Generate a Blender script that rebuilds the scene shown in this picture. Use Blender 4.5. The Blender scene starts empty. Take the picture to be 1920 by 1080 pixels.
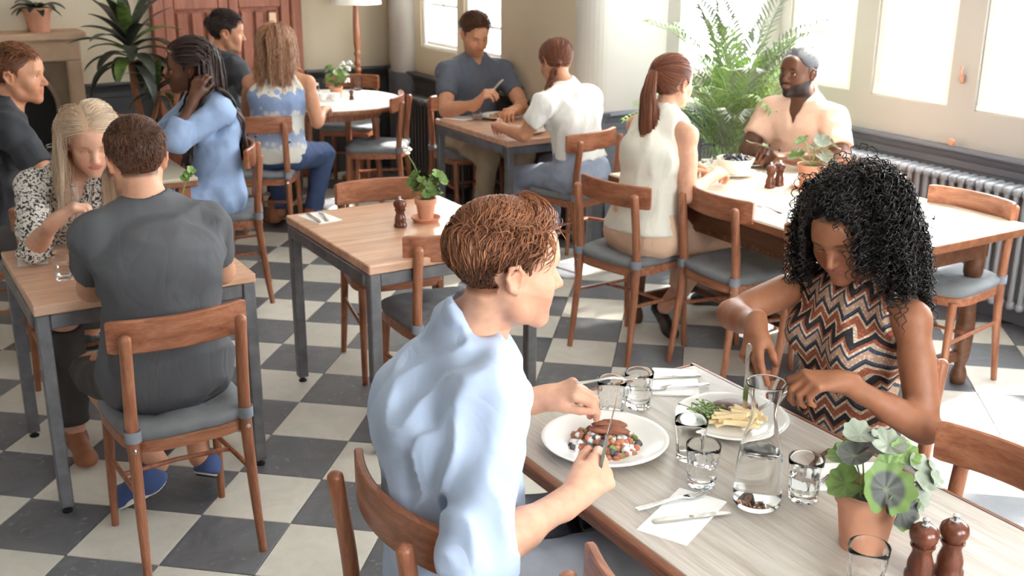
import bpy, math, random, time
import numpy as np
from mathutils import Vector, Matrix

T0 = time.time()
SC = bpy.context.scene
COL = SC.collection
random.seed(7)
RNG = np.random.default_rng(7)
PI = math.pi

# ------------------------------------------------------------------ camera
cam = bpy.data.objects.new('camera', bpy.data.cameras.new('camera'))
COL.objects.link(cam)
cam.data.sensor_width = 36.0
cam.data.lens = 2065.96 / 1920 * 36
cam.data.clip_start = 0.05
cam.data.clip_end = 100
_yaw, _pitch, _roll = math.radians(31.378), 0.319182, 0.0064985
_f = Vector((math.sin(_yaw) * math.cos(_pitch), math.cos(_yaw) * math.cos(_pitch), -math.sin(_pitch)))
_r = Vector((math.cos(_yaw), -math.sin(_yaw), 0))
_u = _r.cross(_f)
_c, _s = math.cos(_roll), math.sin(_roll)
CR, CU, CF = _c * _r + _s * _u, -_s * _r + _c * _u, _f
cam.matrix_world = Matrix(((CR.x, CU.x, -CF.x, 0), (CR.y, CU.y, -CF.y, 0), (CR.z, CU.z, -CF.z, 1.8807), (0, 0, 0, 1)))
cam.data.dof.use_dof = True
cam.data.dof.focus_distance = 2.6
cam.data.dof.aperture_fstop = 6.0
SC.camera = cam

# ------------------------------------------------------------------ world, sun, exposure
wd = bpy.data.worlds.new('world')
SC.world = wd
wd.use_nodes = True
_bg = wd.node_tree.nodes['Background']
_bg.inputs[0].default_value = (0.93, 0.97, 1.0, 1)
_bg.inputs[1].default_value = 8.0
sun = bpy.data.objects.new('sun', bpy.data.lights.new('sun', 'SUN'))
COL.objects.link(sun)
sun.data.energy = 9.0
sun.data.color = (1.0, 0.94, 0.85)
sun.data.angle = math.radians(3.0)
sun.rotation_euler = Vector((-0.64, -0.10, -0.77)).to_track_quat('-Z', 'Y').to_euler()
vs = SC.view_settings
vs.view_transform = 'Standard'
vs.look = 'None'
vs.gamma = 1.0
vs.use_curve_mapping = False
vs.exposure = 1.48
SC.render.film_transparent = False
try:
    SC.cycles.use_denoising = True
    SC.cycles.denoiser = 'OPENIMAGEDENOISE'
    SC.cycles.max_bounces = 16
    SC.cycles.diffuse_bounces = 5
    SC.cycles.glossy_bounces = 4
    SC.cycles.transmission_bounces = 16
    SC.cycles.transparent_max_bounces = 12
    SC.cycles.caustics_reflective = False
    SC.cycles.caustics_refractive = True
    SC.cycles.sample_clamp_indirect = 6.0
except Exception:
    pass


# ------------------------------------------------------------------ material helpers
MATS = {}


def lin(r, g, b):
    f = lambda c: (c / 12.92) if c <= 0.04045 else ((c + 0.055) / 1.055) ** 2.4
    return (f(r / 255), f(g / 255), f(b / 255), 1)


class NT:
    def __init__(self, name):
        self.m = bpy.data.materials.new(name)
        self.m.use_nodes = True
        self.nt = self.m.node_tree
        self.b = self.nt.nodes['Principled BSDF']

    def n(self, typ, ins=None, **kw):
        nd = self.nt.nodes.new(typ)
        for k, v in kw.items():
            setattr(nd, k, v)
        for k, v in (ins or {}).items():
            self.set(nd, k, v)
        return nd

    def set(self, nd, k, v):
        if hasattr(v, 'is_output') or isinstance(v, bpy.types.NodeSocket):
            self.nt.links.new(v, nd.inputs[k])
        else:
            nd.inputs[k].default_value = v

    def p(self, k, v):
        self.set(self.b, k, v)

    def ramp(self, fac, stops, interp='LINEAR'):
        nd = self.n('ShaderNodeValToRGB', {'Fac': fac})
        cr = nd.color_ramp
        cr.interpolation = interp
        while len(cr.elements) < len(stops):
            cr.elements.new(0.5)
        for e, (p, c) in zip(cr.elements, stops):
            e.position = p
            e.color = c
        return nd.outputs['Color']

    def coords(self, scale=(1, 1, 1), rot=(0, 0, 0), rand=False, kind='Object'):
        tc = self.n('ShaderNodeTexCoord')
        v = tc.outputs[kind]
        if rand:
            oi = self.n('ShaderNodeObjectInfo')
            mul = self.n('ShaderNodeMath', {0: oi.outputs['Random'], 1: 37.0}, operation='MULTIPLY')
            add = self.n('ShaderNodeVectorMath', {0: v, 1: mul.outputs[0]}, operation='ADD')
            v = add.outputs[0]
        mp = self.n('ShaderNodeMapping', {'Vector': v, 'Scale': scale, 'Rotation': rot})
        return mp.outputs[0]

    def noise(self, vec, scale, detail=3, rough=0.5, dist=0.0):
        nd = self.n('ShaderNodeTexNoise', {'Vector': vec, 'Scale': scale, 'Detail': detail, 'Roughness': rough, 'Distortion': dist})
        return nd.outputs['Fac']

    def bump(self, h, strength=0.2, dist=0.01):
        nd = self.n('ShaderNodeBump', {'Height': h, 'Strength': strength, 'Distance': dist})
        self.p('Normal', nd.outputs[0])

    def math(self, op, a, b=0.0):
        nd = self.n('ShaderNodeMath', {0: a, 1: b}, operation=op)
        return nd.outputs[0]

    def mix(self, fac, a, b):
        nd = self.n('ShaderNodeMix', data_type='RGBA')
        for i, v in ((0, fac), (6, a), (7, b)):
            if isinstance(v, bpy.types.NodeSocket):
                self.nt.links.new(v, nd.inputs[i])
            else:
                nd.inputs[i].default_value = v
        return nd.outputs[2]


def plain(name, col, rough=0.5, metal=0.0, var=0.0, vscale=8.0, bump=0.0, bscale=60.0, folds=0.0, **kw):
    if name in MATS:
        return MATS[name]
    t = NT(name)
    t.p('Roughness', rough)
    t.p('Metallic', metal)
    if var or bump or folds:
        v = t.coords()
    if var:
        f = t.noise(v, vscale, 4)
        lo = tuple(c * (1 - var) for c in col[:3]) + (1,)
        hi = tuple(min(1, c * (1 + var)) for c in col[:3]) + (1,)
        t.p('Base Color', t.ramp(f, [(0.3, lo), (0.7, hi)]))
    else:
        t.p('Base Color', col)
    if folds:
        fv = t.coords((1, 1, .55))
        n1 = t.noise(fv, 9, 2, .4, 1.0)
        n2 = t.noise(fv, 4.5, 2, .5, .8)
        rid = t.math('ABSOLUTE', t.math('SUBTRACT', n1, .5))
        hh = t.math('ADD', t.math('MULTIPLY', rid, 1.2), n2)
        b1 = t.n('ShaderNodeBump', {'Height': hh, 'Strength': folds, 'Distance': .03})
        b2 = t.n('ShaderNodeBump', {'Height': t.noise(v, bscale, 3), 'Strength': bump, 'Distance': .002, 'Normal': b1.outputs[0]})
        t.p('Normal', b2.outputs[0])
    elif bump:
        t.bump(t.noise(v, bscale, 3), bump, 0.004)
    for k, val in kw.items():
        t.p(k.replace('_', ' '), val)
    MATS[name] = t.m
    return t.m


def wood(name, dark, mid, light, axis=0, rough=0.45, scale=1.0, stretch=14, bump=0.05, knots=False):
    t = NT(name)
    sc = [scale * stretch] * 3
    sc[axis] = scale
    v = t.coords(tuple(sc), rand=True)
    f1 = t.noise(v, 1.6, 6, 0.6, 0.6)
    f2 = t.noise(v, 9.0, 3, 0.6)
    f = t.math('ADD', t.math('MULTIPLY', f1, 0.75), t.math('MULTIPLY', f2, 0.25))
    c = t.ramp(f, [(0.30, dark), (0.5, mid), (0.68, light)])
    if knots:
        v2 = t.coords((3.0, 3.0, 3.0) if axis else (2.2, 7, 7), rand=True)
        k = t.n('ShaderNodeTexVoronoi', {'Vector': v2, 'Scale': 1.6}).outputs['Distance']
        kk = t.ramp(k, [(0.02, (1, 1, 1, 1)), (0.10, (0, 0, 0, 1))])
        c = t.mix(t.math('MULTIPLY', kk, 0.6), c, dark)
    t.p('Base Color', c)
    t.p('Roughness', rough)
    t.bump(f, bump, 0.003)
    MATS[name] = t.m
    return t.m


# ------------------------------------------------------------------ mesh / object helpers
def mk(name, verts, faces, m, parent=None, smooth=True, sharp=None):
    me = bpy.data.meshes.new(name)
    me.from_pydata([tuple(map(float, v)) for v in verts] if not isinstance(verts, np.ndarray) else verts.tolist(), [],
                   faces if not isinstance(faces, np.ndarray) else faces.tolist())
    if smooth:
        me.polygons.foreach_set('use_smooth', [True] * len(me.polygons))
        if sharp is not None:
            try:
                me.set_sharp_from_angle(angle=math.radians(sharp))
            except Exception:
                pass
    me.update()
    o = bpy.data.objects.new(name, me)
    COL.objects.link(o)
    if m is not None:
        me.materials.append(m)
    if parent is not None:
        o.parent = parent
    return o


def empty(name, label, cat, loc=(0, 0, 0), rz=0.0, group=None):
    o = bpy.data.objects.new(name, None)
    o.empty_display_size = 0.05
    COL.objects.link(o)
    o.location = loc
    o.rotation_euler = (0, 0, rz)
    o['label'] = label
    o['category'] = cat
    if group:
        o['group'] = group
    return o


def tag(o, label, cat, group=None):
    o['label'] = label
    o['category'] = cat
    if group:
        o['group'] = group
    return o


def struct(o):
    o['kind'] = 'structure'
    return o


def kids(o):
    return [c for c in ALLKIDS(o)]


def ALLKIDS(o):
    return list(o.children)


def dup(src, label, loc, rz=0.0, group=None, scale=None):
    def cp(o, par):
        c = o.copy()
        COL.objects.link(c)
        c.parent = par
        for ch in o.children:
            cp(ch, c)
        return c
    kidlist = list(src.children)
    r = src.copy()
    COL.objects.link(r)
    for ch in kidlist:
        cp(ch, r)
    r.location = loc
    r.rotation_euler = (0, 0, rz)
    r['label'] = label
    if group:
        r['group'] = group
    if scale:
        r.scale = scale
    return r


class MB:
    """collects shapes into one mesh"""
    def __init__(self):
        self.v = []
        self.f = []

    def add(self, v, f):
        b = len(self.v)
        self.v += [tuple(map(float, p)) for p in v]
        self.f += [tuple(int(i) + b for i in q) for q in f]
        return self

    def box(self, x0, x1, y0, y1, z0, z1, bev=0.0):
        if x0 > x1: x0, x1 = x1, x0
        if y0 > y1: y0, y1 = y1, y0
        if z0 > z1: z0, z1 = z1, z0
        if bev <= 0:
            v = [(x, y, z) for x in (x0, x1) for y in (y0, y1) for z in (z0, z1)]
            f = [(0, 1, 3, 2), (4, 6, 7, 5), (0, 4, 5, 1), (2, 3, 7, 6), (0, 2, 6, 4), (1, 5, 7, 3)]
            return self.add(v, f)
        b = min(bev, (x1 - x0) / 2.01, (y1 - y0) / 2.01, (z1 - z0) / 2.01)
        V = []
        idx = {}
        for ix, sx in ((0, -1), (1, 1)):
            for iy, sy in ((0, -1), (1, 1)):
                for iz, sz in ((0, -1), (1, 1)):
                    X, Y, Z = (x0, x1)[ix], (y0, y1)[iy], (z0, z1)[iz]
                    for a, p in (('x', (X, Y - sy * b, Z - sz * b)), ('y', (X - sx * b, Y, Z - sz * b)), ('z', (X - sx * b, Y - sy * b, Z))):
                        idx[(ix, iy, iz, a)] = len(V)
                        V.append(p)
        F = []
        for ix in (0, 1):
            q = [idx[(ix, 0, 0, 'x')], idx[(ix, 1, 0, 'x')], idx[(ix, 1, 1, 'x')], idx[(ix, 0, 1, 'x')]]
            F.append(q if ix else q[::-1])
        for iy in (0, 1):
            q = [idx[(0, iy, 0, 'y')], idx[(0, iy, 1, 'y')], idx[(1, iy, 1, 'y')], idx[(1, iy, 0, 'y')]]
            F.append(q if iy else q[::-1])
        for iz in (0, 1):
            q = [idx[(0, 0, iz, 'z')], idx[(1, 0, iz, 'z')], idx[(1, 1, iz, 'z')], idx[(0, 1, iz, 'z')]]
            F.append(q if iz else q[::-1])
        def edge(a, b2, c, d):
            F.append([a, b2, c, d])
        for ix in (0, 1):
            for iy in (0, 1):
                q = [idx[(ix, iy, 0, 'x')], idx[(ix, iy, 1, 'x')], idx[(ix, iy, 1, 'y')], idx[(ix, iy, 0, 'y')]]
                F.append(q if ix != iy else q[::-1])
        for ix in (0, 1):
            for iz in (0, 1):
                q = [idx[(ix, 0, iz, 'x')], idx[(ix, 1, iz, 'x')], idx[(ix, 1, iz, 'z')], idx[(ix, 0, iz, 'z')]]
                F.append(q if ix == iz else q[::-1])
        for iy in (0, 1):
            for iz in (0, 1):
                q = [idx[(0, iy, iz, 'y')], idx[(1, iy, iz, 'y')], idx[(1, iy, iz, 'z')], idx[(0, iy, iz, 'z')]]
                F.append(q if iy != iz else q[::-1])
        for ix in (0, 1):
            for iy in (0, 1):
                for iz in (0, 1):
                    t3 = [idx[(ix, iy, iz, a)] for a in 'xyz']
                    F.append(t3 if (ix + iy + iz) % 2 else t3[::-1])
        return self.add(V, F)

    def tube(self, pts, radii, n=10, cap=True, flat=None, closed=False):
        v, f = tube_geo(pts, radii, n, cap, flat, closed)
        return self.add(v, f)

    def lathe(self, prof, n=32, c=(0, 0, 0), closed=False, flute=None):
        v, f = lathe_geo(prof, n, closed, flute)
        return self.add([(x + c[0], y + c[1], z + c[2]) for x, y, z in v], f)

    def xf(self, fn, start=0):
        self.v[start:] = [tuple(fn(p)) for p in self.v[start:]]
        return self

    def build(self, name, m, parent=None, smooth=True, sharp=40):
        return mk(name, self.v, self.f, m, parent, smooth, sharp)


def smoothpath(pts, k=4):
    P = np.array(pts, float)
    if len(P) < 3:
        return P
    Q = np.vstack([2 * P[0] - P[1], P, 2 * P[-1] - P[-2]])
    out = []
    for i in range(1, len(Q) - 2):
        for t in np.linspace(0, 1, k, endpoint=False):
            a, b, c, d = Q[i - 1], Q[i], Q[i + 1], Q[i + 2]
            out.append(0.5 * ((2 * b) + (-a + c) * t + (2 * a - 5 * b + 4 * c - d) * t * t + (-a + 3 * b - 3 * c + d) * t ** 3))
    out.append(P[-1])
    return np.array(out)


def tube_geo(pts, radii, n=10, cap=True, flat=None, closed=False):
    P = np.array(pts, float)
    m = len(P)
    R = np.broadcast_to(np.array(radii, float), (m,)) if np.ndim(radii) <= 1 else np.array(radii)
    if closed:
        T = np.roll(P, -1, 0) - np.roll(P, 1, 0)
    else:
        T = np.gradient(P, axis=0)
    T /= np.linalg.norm(T, axis=1)[:, None] + 1e-12
    up = np.array([0, 0, 1.0]) if abs(T[0][2]) < 0.9 else np.array([0, 1.0, 0])
    if flat is not None:
        up = np.array(flat[2], float)
    V = []
    A = np.cross(T[0], up); A /= np.linalg.norm(A) + 1e-12
    for i in range(m):
        A = A - T[i] * (A @ T[i]); A /= np.linalg.norm(A) + 1e-12
        B = np.cross(T[i], A)
        for j in range(n):
            a = 2 * PI * j / n
            ca, sa = math.cos(a), math.sin(a)
            if flat is not None:
                ca, sa = ca * flat[0], sa * flat[1]
            V.append(P[i] + R[i] * (ca * A + sa * B))
    F = []
    for i in range(m - (0 if closed else 1)):
        for j in range(n):
            i2 = (i + 1) % m
            F.append((i * n + j, i * n + (j + 1) % n, i2 * n + (j + 1) % n, i2 * n + j))
    if cap and not closed:
        F.append(tuple(range(n))[::-1])
        F.append(tuple((m - 1) * n + j for j in range(n)))
    return V, F


def lathe_geo(prof, n=32, closed=False, flute=None):
    V, F = [], []
    m = len(prof)
    for k, (r, z) in enumerate(prof):
        for j in range(n):
            a = 2 * PI * j / n
            rr = r
            if flute:
                rr = r + flute(k, a, r, z)
            V.append((rr * math.cos(a), rr * math.sin(a), z))
    for i in range(m if closed else m - 1):
        for j in range(n):
            i2 = (i + 1) % m
            F.append((i * n + j, i * n + (j + 1) % n, i2 * n + (j + 1) % n, i2 * n + j))
    if not closed:
        if prof[0][0] > 1e-6:
            F.append(tuple(range(n))[::-1])
        if prof[-1][0] > 1e-6:
            F.append(tuple((m - 1) * n + j for j in range(n)))
    return V, F


def rotz(a):
    c, s = math.cos(a), math.sin(a)
    return lambda p: (p[0] * c - p[1] * s, p[0] * s + p[1] * c, p[2])


def proj(p):
    d = Vector(p) - Vector((0, 0, 1.8807))
    z = d.dot(CF)
    if z < 0.05:
        return None
    return 960 + 2065.96 * d.dot(CR) / z, 540 - 2065.96 * d.dot(CU) / z

# =================================================================== materials of the place
WALL = plain('wall_paint', lin(184, 179, 172), .75, var=.03, vscale=2.0, bump=.03, bscale=120)
WALLB = plain('wall_paint_warm', lin(196, 182, 158), .75, var=.03, vscale=2.0, bump=.03, bscale=120)
DADO = plain('dado_paint', lin(104, 107, 116), .42, var=.06, vscale=3)
DADOD = plain('dado_paint_dark', lin(66, 66, 68), .5, var=.06, vscale=3)
FRAMEW = plain('window_paint', lin(244, 243, 238), .4)
CEIL = plain('ceiling_paint', lin(240, 237, 230), .8)
GROUT = plain('grout', lin(70, 66, 62), .9, var=.15, vscale=30)
_t = NT('window_glass')
_tr = _t.n('ShaderNodeBsdfTransparent', {'Color': (.97, .98, .98, 1)})
_gl = _t.n('ShaderNodeBsdfGlossy', {'Color': (1, 1, 1, 1), 'Roughness': .02})
_mx = _t.n('ShaderNodeMixShader', {0: .06})
_t.nt.links.new(_tr.outputs[0], _mx.inputs[1]); _t.nt.links.new(_gl.outputs[0], _mx.inputs[2])
_t.nt.links.new(_mx.outputs[0], _t.nt.nodes['Material Output'].inputs['Surface'])
WGLASS = _t.m


def tilemat(name, base, vein, dark):
    t = NT(name)
    v = t.coords((1, 1, 1), rand=True)
    f = t.noise(v, 6, 6, .6, 1.2)
    g = t.noise(v, 16, 5, .65, 2.5)
    h = t.noise(v, 2.2, 3, .5)
    c = t.ramp(f, [(.30, tuple(x * (.86 if not dark else .72) for x in base[:3]) + (1,)), (.62, base)])
    c = t.mix(t.ramp(g, [(.60, (0, 0, 0, 1)), (.80, (1, 1, 1, 1))]), c, vein)
    oi = t.n('ShaderNodeObjectInfo')
    k = t.math('ADD', t.math('MULTIPLY', oi.outputs['Random'], .16 if not dark else .45), .90 if not dark else .72)
    nd = t.n('ShaderNodeVectorMath', {0: c, 3: k}, operation='SCALE')
    t.p('Base Color', nd.outputs[0])
    t.p('Roughness', t.math('ADD', t.math('MULTIPLY', h, .25), .27))
    t.p('Specular IOR Level', .6)
    t.bump(g, .05, .002)
    return t.m


TW = tilemat('tile_white', lin(222, 217, 206), lin(196, 186, 170), False)
TD = tilemat('tile_dark', lin(114, 115, 120), lin(176, 178, 184), True)
STEEL = plain('steel_frame', lin(122, 122, 126), .38, .55, var=.22, vscale=18, bump=.03, bscale=90)
BLACKIRON = plain('cast_iron', lin(34, 32, 32), .45, .5, bump=.05, bscale=120)
CHAIRW = wood('chair_wood', lin(116, 68, 46), lin(158, 100, 72), lin(184, 128, 98), axis=2, rough=.33, scale=3.0, stretch=9, bump=.02)
CHAIRWX = wood('chair_wood_rail', lin(116, 68, 46), lin(158, 100, 72), lin(184, 128, 98), axis=0, rough=.33, scale=3.0, stretch=9, bump=.02)
DOORW = wood('door_wood', lin(112, 60, 44), lin(146, 88, 68), lin(166, 106, 84), axis=2, rough=.42, scale=1.4, stretch=9, bump=.03)
PINE = wood('table_pine', lin(172, 122, 94), lin(210, 164, 134), lin(226, 190, 164), axis=0, rough=.33, scale=1.1, stretch=12, bump=.03, knots=True)
MATS['table_pine'].node_tree.nodes['Principled BSDF'].inputs['Coat Weight'].default_value = .55
MATS['table_pine'].node_tree.nodes['Principled BSDF'].inputs['Coat Roughness'].default_value = .28
GREYOAK = wood('table_grey_oak', lin(158, 145, 131), lin(184, 174, 163), lin(202, 195, 186), axis=1, rough=.45, scale=2.0, stretch=18, bump=.06)
TOPEDGE = wood('table_edge_wood', lin(98, 58, 36), lin(136, 84, 56), lin(156, 106, 76), axis=1, rough=.4, scale=1.6, stretch=10)
LONGTOP = wood('table_pale', lin(196, 176, 152), lin(222, 208, 188), lin(236, 226, 210), axis=1, rough=.42, scale=1.2, stretch=12, bump=.03)
CUSH = plain('cushion_cloth', lin(122, 124, 128), .85, var=.08, vscale=20, bump=.25, bscale=500)
WHITEP = plain('porcelain', lin(243, 241, 236), .16)
PAPER = plain('napkin_paper', lin(244, 243, 240), .8, bump=.05, bscale=200)
CUTLERY = plain('cutlery_steel', lin(196, 192, 186), .18, 1.0)
TERRA = plain('terracotta', lin(204, 146, 116), .8, var=.10, vscale=14, bump=.06, bscale=90)
SOIL = plain('soil', lin(44, 32, 26), .95, bump=.6, bscale=90)
RADM = plain('radiator_paint', lin(146, 148, 154), .35, .15)
RADD = plain('radiator_paint_dark', lin(74, 74, 76), .4, .1)
STONE = plain('fire_stone', lin(190, 158, 130), .8, var=.16, vscale=5, bump=.2, bscale=24)
BLACK = plain('firebox_black', lin(26, 23, 22), .9)  # matt black of the slab behind the fireplace arch
LAMPW = plain('lamp_shade_cloth', lin(244, 240, 232), .8)
BRASS = plain('brass', lin(206, 160, 110), .3, .8)
CHROME = plain('chrome', lin(205, 205, 208), .12, 1.0)
RUBBER = plain('rubber', lin(25, 25, 26), .7)

# =================================================================== the setting
XR, XF, YB, YRET = 4.87, 3.78, 8.10, 5.36      # window wall, far window wall, back wall, return wall
TH = math.radians(41.0)
TS = 0.31
CX0, CY0 = 4.03499576, -9.8005276              # camera foot in tile units


def tile_xy(u, v):
    X, Y = (u - CX0) * TS, (v - CY0) * TS
    return X * math.cos(TH) + Y * math.sin(TH), -X * math.sin(TH) + Y * math.cos(TH)


fl = MB()
fl.box(-2.6, XR + .1, -1.2, YB + .2, -.12, -.005)
floor = struct(fl.build('floor', GROUT, None, False))


def in_room(x, y):
    if x > XR or y > YB or x < -2.6:
        return False
    if y > YRET and x > XF:
        return False
    if y > 4.86 and x > 4.35 and (x - 4.35) * .5 + (y - 5.36) * .55 > 0:
        return False
    return True


def tile_mesh(seed):
    b = MB().box(-.1535, .1535, -.1535, .1535, -.012, 0, .0012)
    return b


_tm = {}
for kd, mt in (('white', TW), ('dark', TD)):
    o = tile_mesh(0).build('tile', mt, floor, False)
    _tm[kd] = o
cand = []
for u in range(-14, 26):
    for v in range(-8, 18):
        x, y = tile_xy(u + .5, v + .5)
        if not in_room(x, y):
            continue
        p = proj((x, y, 0))
        if y < -1.0 or (x * math.sin(_yaw) + y * math.cos(_yaw)) < .5:
            continue
        vis = p and -70 < p[0] < 1990 and -70 < p[1] < 1170
        d = math.hypot(x, y)
        cand.append((0 if vis else 1, d, u, v, x, y))
cand.sort()
rest = {'white': MB(), 'dark': MB()}
used = {'white': 0, 'dark': 0}
for i, (nv, d, u, v, x, y) in enumerate(cand):
    kd = 'dark' if (u + v) % 2 == 0 else 'white'
    rz = -TH + random.uniform(-.003, .003)
    dz = random.uniform(-.0008, .0008)
    if i < 292:
        if used[kd] == 0:
            o = _tm[kd]
        else:
            o = _tm[kd].copy(); COL.objects.link(o); o.parent = floor
        used[kd] += 1
        o.location = (x, y, dz)
        o.rotation_euler = (random.uniform(-.002, .002), random.uniform(-.002, .002), rz)
    else:
        b = rest[kd]
        n = len(b.v)
        b.box(-.1535, .1535, -.1535, .1535, -.012, 0, .0012)
        c, s = math.cos(rz), math.sin(rz)
        b.xf(lambda p: (x + p[0] * c - p[1] * s, y + p[0] * s + p[1] * c, p[2] + dz), n)
for kd, mt in (('white', TW), ('dark', TD)):
    if rest[kd].v:
        o = rest[kd].build('far_tiles', mt, floor, False)
        o['kind'] = 'stuff'

# ---- walls with window openings.  frame: origin o, direction d (unit, horizontal), interior on the left normal
HT = 2.95


def wall(name, o, d, L, holes, m, thick=.16, z1=HT, z0=0.0):
    """wall face through o along d, length L, solid behind; n = outward"""
    o = np.array(o, float); d = nrm(d)
    n = np.array([d[1], -d[0]])
    mb = MB()
    s = 0.0
    segs = []
    for (a, b, c, e) in sorted(holes):
        segs.append((s, a, z0, z1)); segs.append((a, b, z0, c)); segs.append((a, b, e, z1)); s = b
    segs.append((s, L, z0, z1))
    for a, b, c, e in segs:
        if b - a < 1e-4 or e - c < 1e-4:
            continue
        k = len(mb.v)
        mb.box(a, b, 0, thick, c, e)
        mb.xf(lambda p: (o[0] + d[0] * p[0] + n[0] * p[1], o[1] + d[1] * p[0] + n[1] * p[1], p[2]), k)
    return struct(mb.build(name, m, None, False))


def nrm(v):
    v = np.asarray(v, float)
    return v / (np.linalg.norm(v) + 1e-12)


def window(name, o, d, a, b, c, e, inner=.05, bars=()):
    """casement set in the opening a..b, c..e of the wall (o, d)"""
    o = np.array(o, float); d = nrm(d); n = np.array([d[1], -d[0]])
    X = lambda p: (o[0] + d[0] * p[0] + n[0] * p[1], o[1] + d[1] * p[0] + n[1] * p[1], p[2])
    fr = MB()
    w = inner
    for bx in ((a, b, c, c + .03), (a, b, e - w, e), (a, a + w, c, e), (b - w, b, c, e)):
        hz = bx[1] - bx[0] > .1
        fr.box(bx[0] + (.0 if hz else .001), bx[1] - (.0 if hz else .001), .012 if hz else .015, .078 if hz else .075, bx[2] + (.0 if hz else .002), bx[3] - (0 if hz else .002), .005)
    fr.box(a + w, b - w, .03, .06, c + .03, c + .055, .004)
    fr.xf(X)
    root = struct(fr.build(name, FRAMEW, None, False))
    for (k, q) in bars:
        m_ = MB()
        if k == 'v':
            m_.box(q - .011, q + .011, .035, .06, c + .03, e - w, .003)
        else:
            m_.box(a + w, b - w, .035, .06, q - .010, q + .010, .003)
        m_.xf(X).build('glazing_bar', FRAMEW, root, False)
    g = MB().box(a + w - .005, b - w + .005, .045, .049, c + .028, e - w + .005)
    g.xf(X).build('pane', WGLASS, root, False)
    return root


HW = 2.45
# window wall: face x = XR, runs along -y (interior on the left of +... )  d chosen so that n points outside (+x)
oR, dR = (XR, 4.90), (0, 1)
def yR(y0, y1): return (y0, y1)
oR = (XR, -1.2)
win_y = [(4.35, 4.85), (3.695, 4.20), (3.02, 3.535), (2.34, 2.86), (1.66, 2.18), (0.98, 1.50)]
holes = [(a + 1.2, b + 1.2, 1.0, HW) for a, b in win_y]
wall_right = wall('wall_right', oR, (0, 1), 4.93 + 1.2, holes, WALL)
for i, (a, b) in enumerate(win_y):
    window('window_%d' % (i + 1), oR, (0, 1), a + 1.2, b + 1.2, 1.0, HW)
# canted bay side
oC = np.array([XR, 4.93]); eC = np.array([4.36, 5.36]); dC = nrm(eC - oC); LC = float(np.linalg.norm(eC - oC))
wall_canted = wall('wall_canted', oC, dC, LC + .10, [(.07, LC - .07, 1.0, HW)], WALL)
window('window_7', oC, dC, .07, LC - .07, 1.0, HW)
# return wall, rounded at its free corner, then the far window wall
rw = MB()
pts = [(4.46, YRET)]
for i in range(9):
    a = PI / 2 * i / 8
    pts.append((XF + .14 - .14 * math.sin(a), YRET + .14 - .14 * math.cos(a)))
for i in range(len(pts) - 1):
    p, q = pts[i], pts[i + 1]
    rw.add([(p[0], p[1], 0), (q[0], q[1], 0), (q[0], q[1], HT), (p[0], p[1], HT)], [(0, 3, 2, 1)])
    k = len(rw.v)
rw.add([(4.46, YRET, 0), (4.46, YRET + .3, 0), (4.46, YRET + .3, HT), (4.46, YRET, HT)], [(0, 1, 2, 3)])
rw.add([(XF, YRET + .14, 0), (4.46, YRET + .3, 0), (4.46, YRET + .3, HT), (XF, YRET + .14, HT)], [(0, 1, 2, 3)])
struct(rw.build('wall_return', WALL, None, True, 60))
oF = (XF, YRET + .14)
w1 = [(6.36, 6.86), (6.955, 7.525)]
wall_far = wall('wall_far', oF, (0, 1), YB - oF[1] + .1, [(a - oF[1], b - oF[1], 1.0, HW) for a, b in w1], WALLB)
window('window_8', oF, (0, 1), w1[0][0] - oF[1], w1[0][1] - oF[1], 1.0, HW, .035, (('v', 6.62 - oF[1]), ('h', 1.22), ('h', 1.45), ('h', 1.7)))
window('window_9', oF, (0, 1), w1[1][0] - oF[1], w1[1][1] - oF[1], 1.0, HW, .045, (('v', 7.23 - oF[1]), ('h', 1.32), ('h', 1.7)))
# rounded pilaster on the far wall
pil = MB()
for i in range(9):
    a0 = PI * i / 8
    pil.v.append((XF - .10 * math.sin(a0), 7.80 - .17 * math.cos(a0), .80)); pil.v.append((XF - .10 * math.sin(a0), 7.80 - .17 * math.cos(a0), HT))
for i in range(8):
    pil.f.append((2 * i, 2 * i + 2, 2 * i + 3, 2 * i + 1))
struct(pil.build('trim_1', WALL, None, True, None))
pb = MB()
for i in range(9):
    a0 = PI * i / 8
    for z in (0, .80):
        pb.v.append((XF - .115 * math.sin(a0), 7.80 - .19 * math.cos(a0), z))
for i in range(8):
    pb.f.append((2 * i, 2 * i + 2, 2 * i + 3, 2 * i + 1))
pb.f.append(tuple(2 * i + 1 for i in range(9)))
struct(pb.build('trim_2', DADO, None, True, 40))
# back wall with the door opening
DX0, DX1, DZ = 2.0, 2.99, 2.15
wall_back = wall('wall_back', (XF + .2, YB), (-1, 0), XF + 2.7 + .2, [], WALLB)
wl = MB().box(-2.76, -2.6, -1.2, YB + .1, 0, HT)
struct(wl.build('wall_left', WALL, None, False))
FILLWIN = [(.5, 1.6), (1.9, 3.0)]  # unseen windows behind the camera, added to let in fill light
wall_front = wall('wall_front', (-2.76, -1.2), (1, 0), XR + 2.96, [(a + 2.76, b + 2.76, .9, HW) for a, b in FILLWIN], WALL)
for i, (a, b) in enumerate(FILLWIN):
    window('window_%d' % (10 + i), (-2.76, -1.2), (1, 0), a + 2.76, b + 2.76, .9, HW, .05, (('v', (a + b) / 2 + 2.76),))
ce = MB().box(-2.76, XR + .2, -1.36, YB + .2, HT, HT + .12)
struct(ce.build('ceiling', CEIL, None, False))


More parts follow.
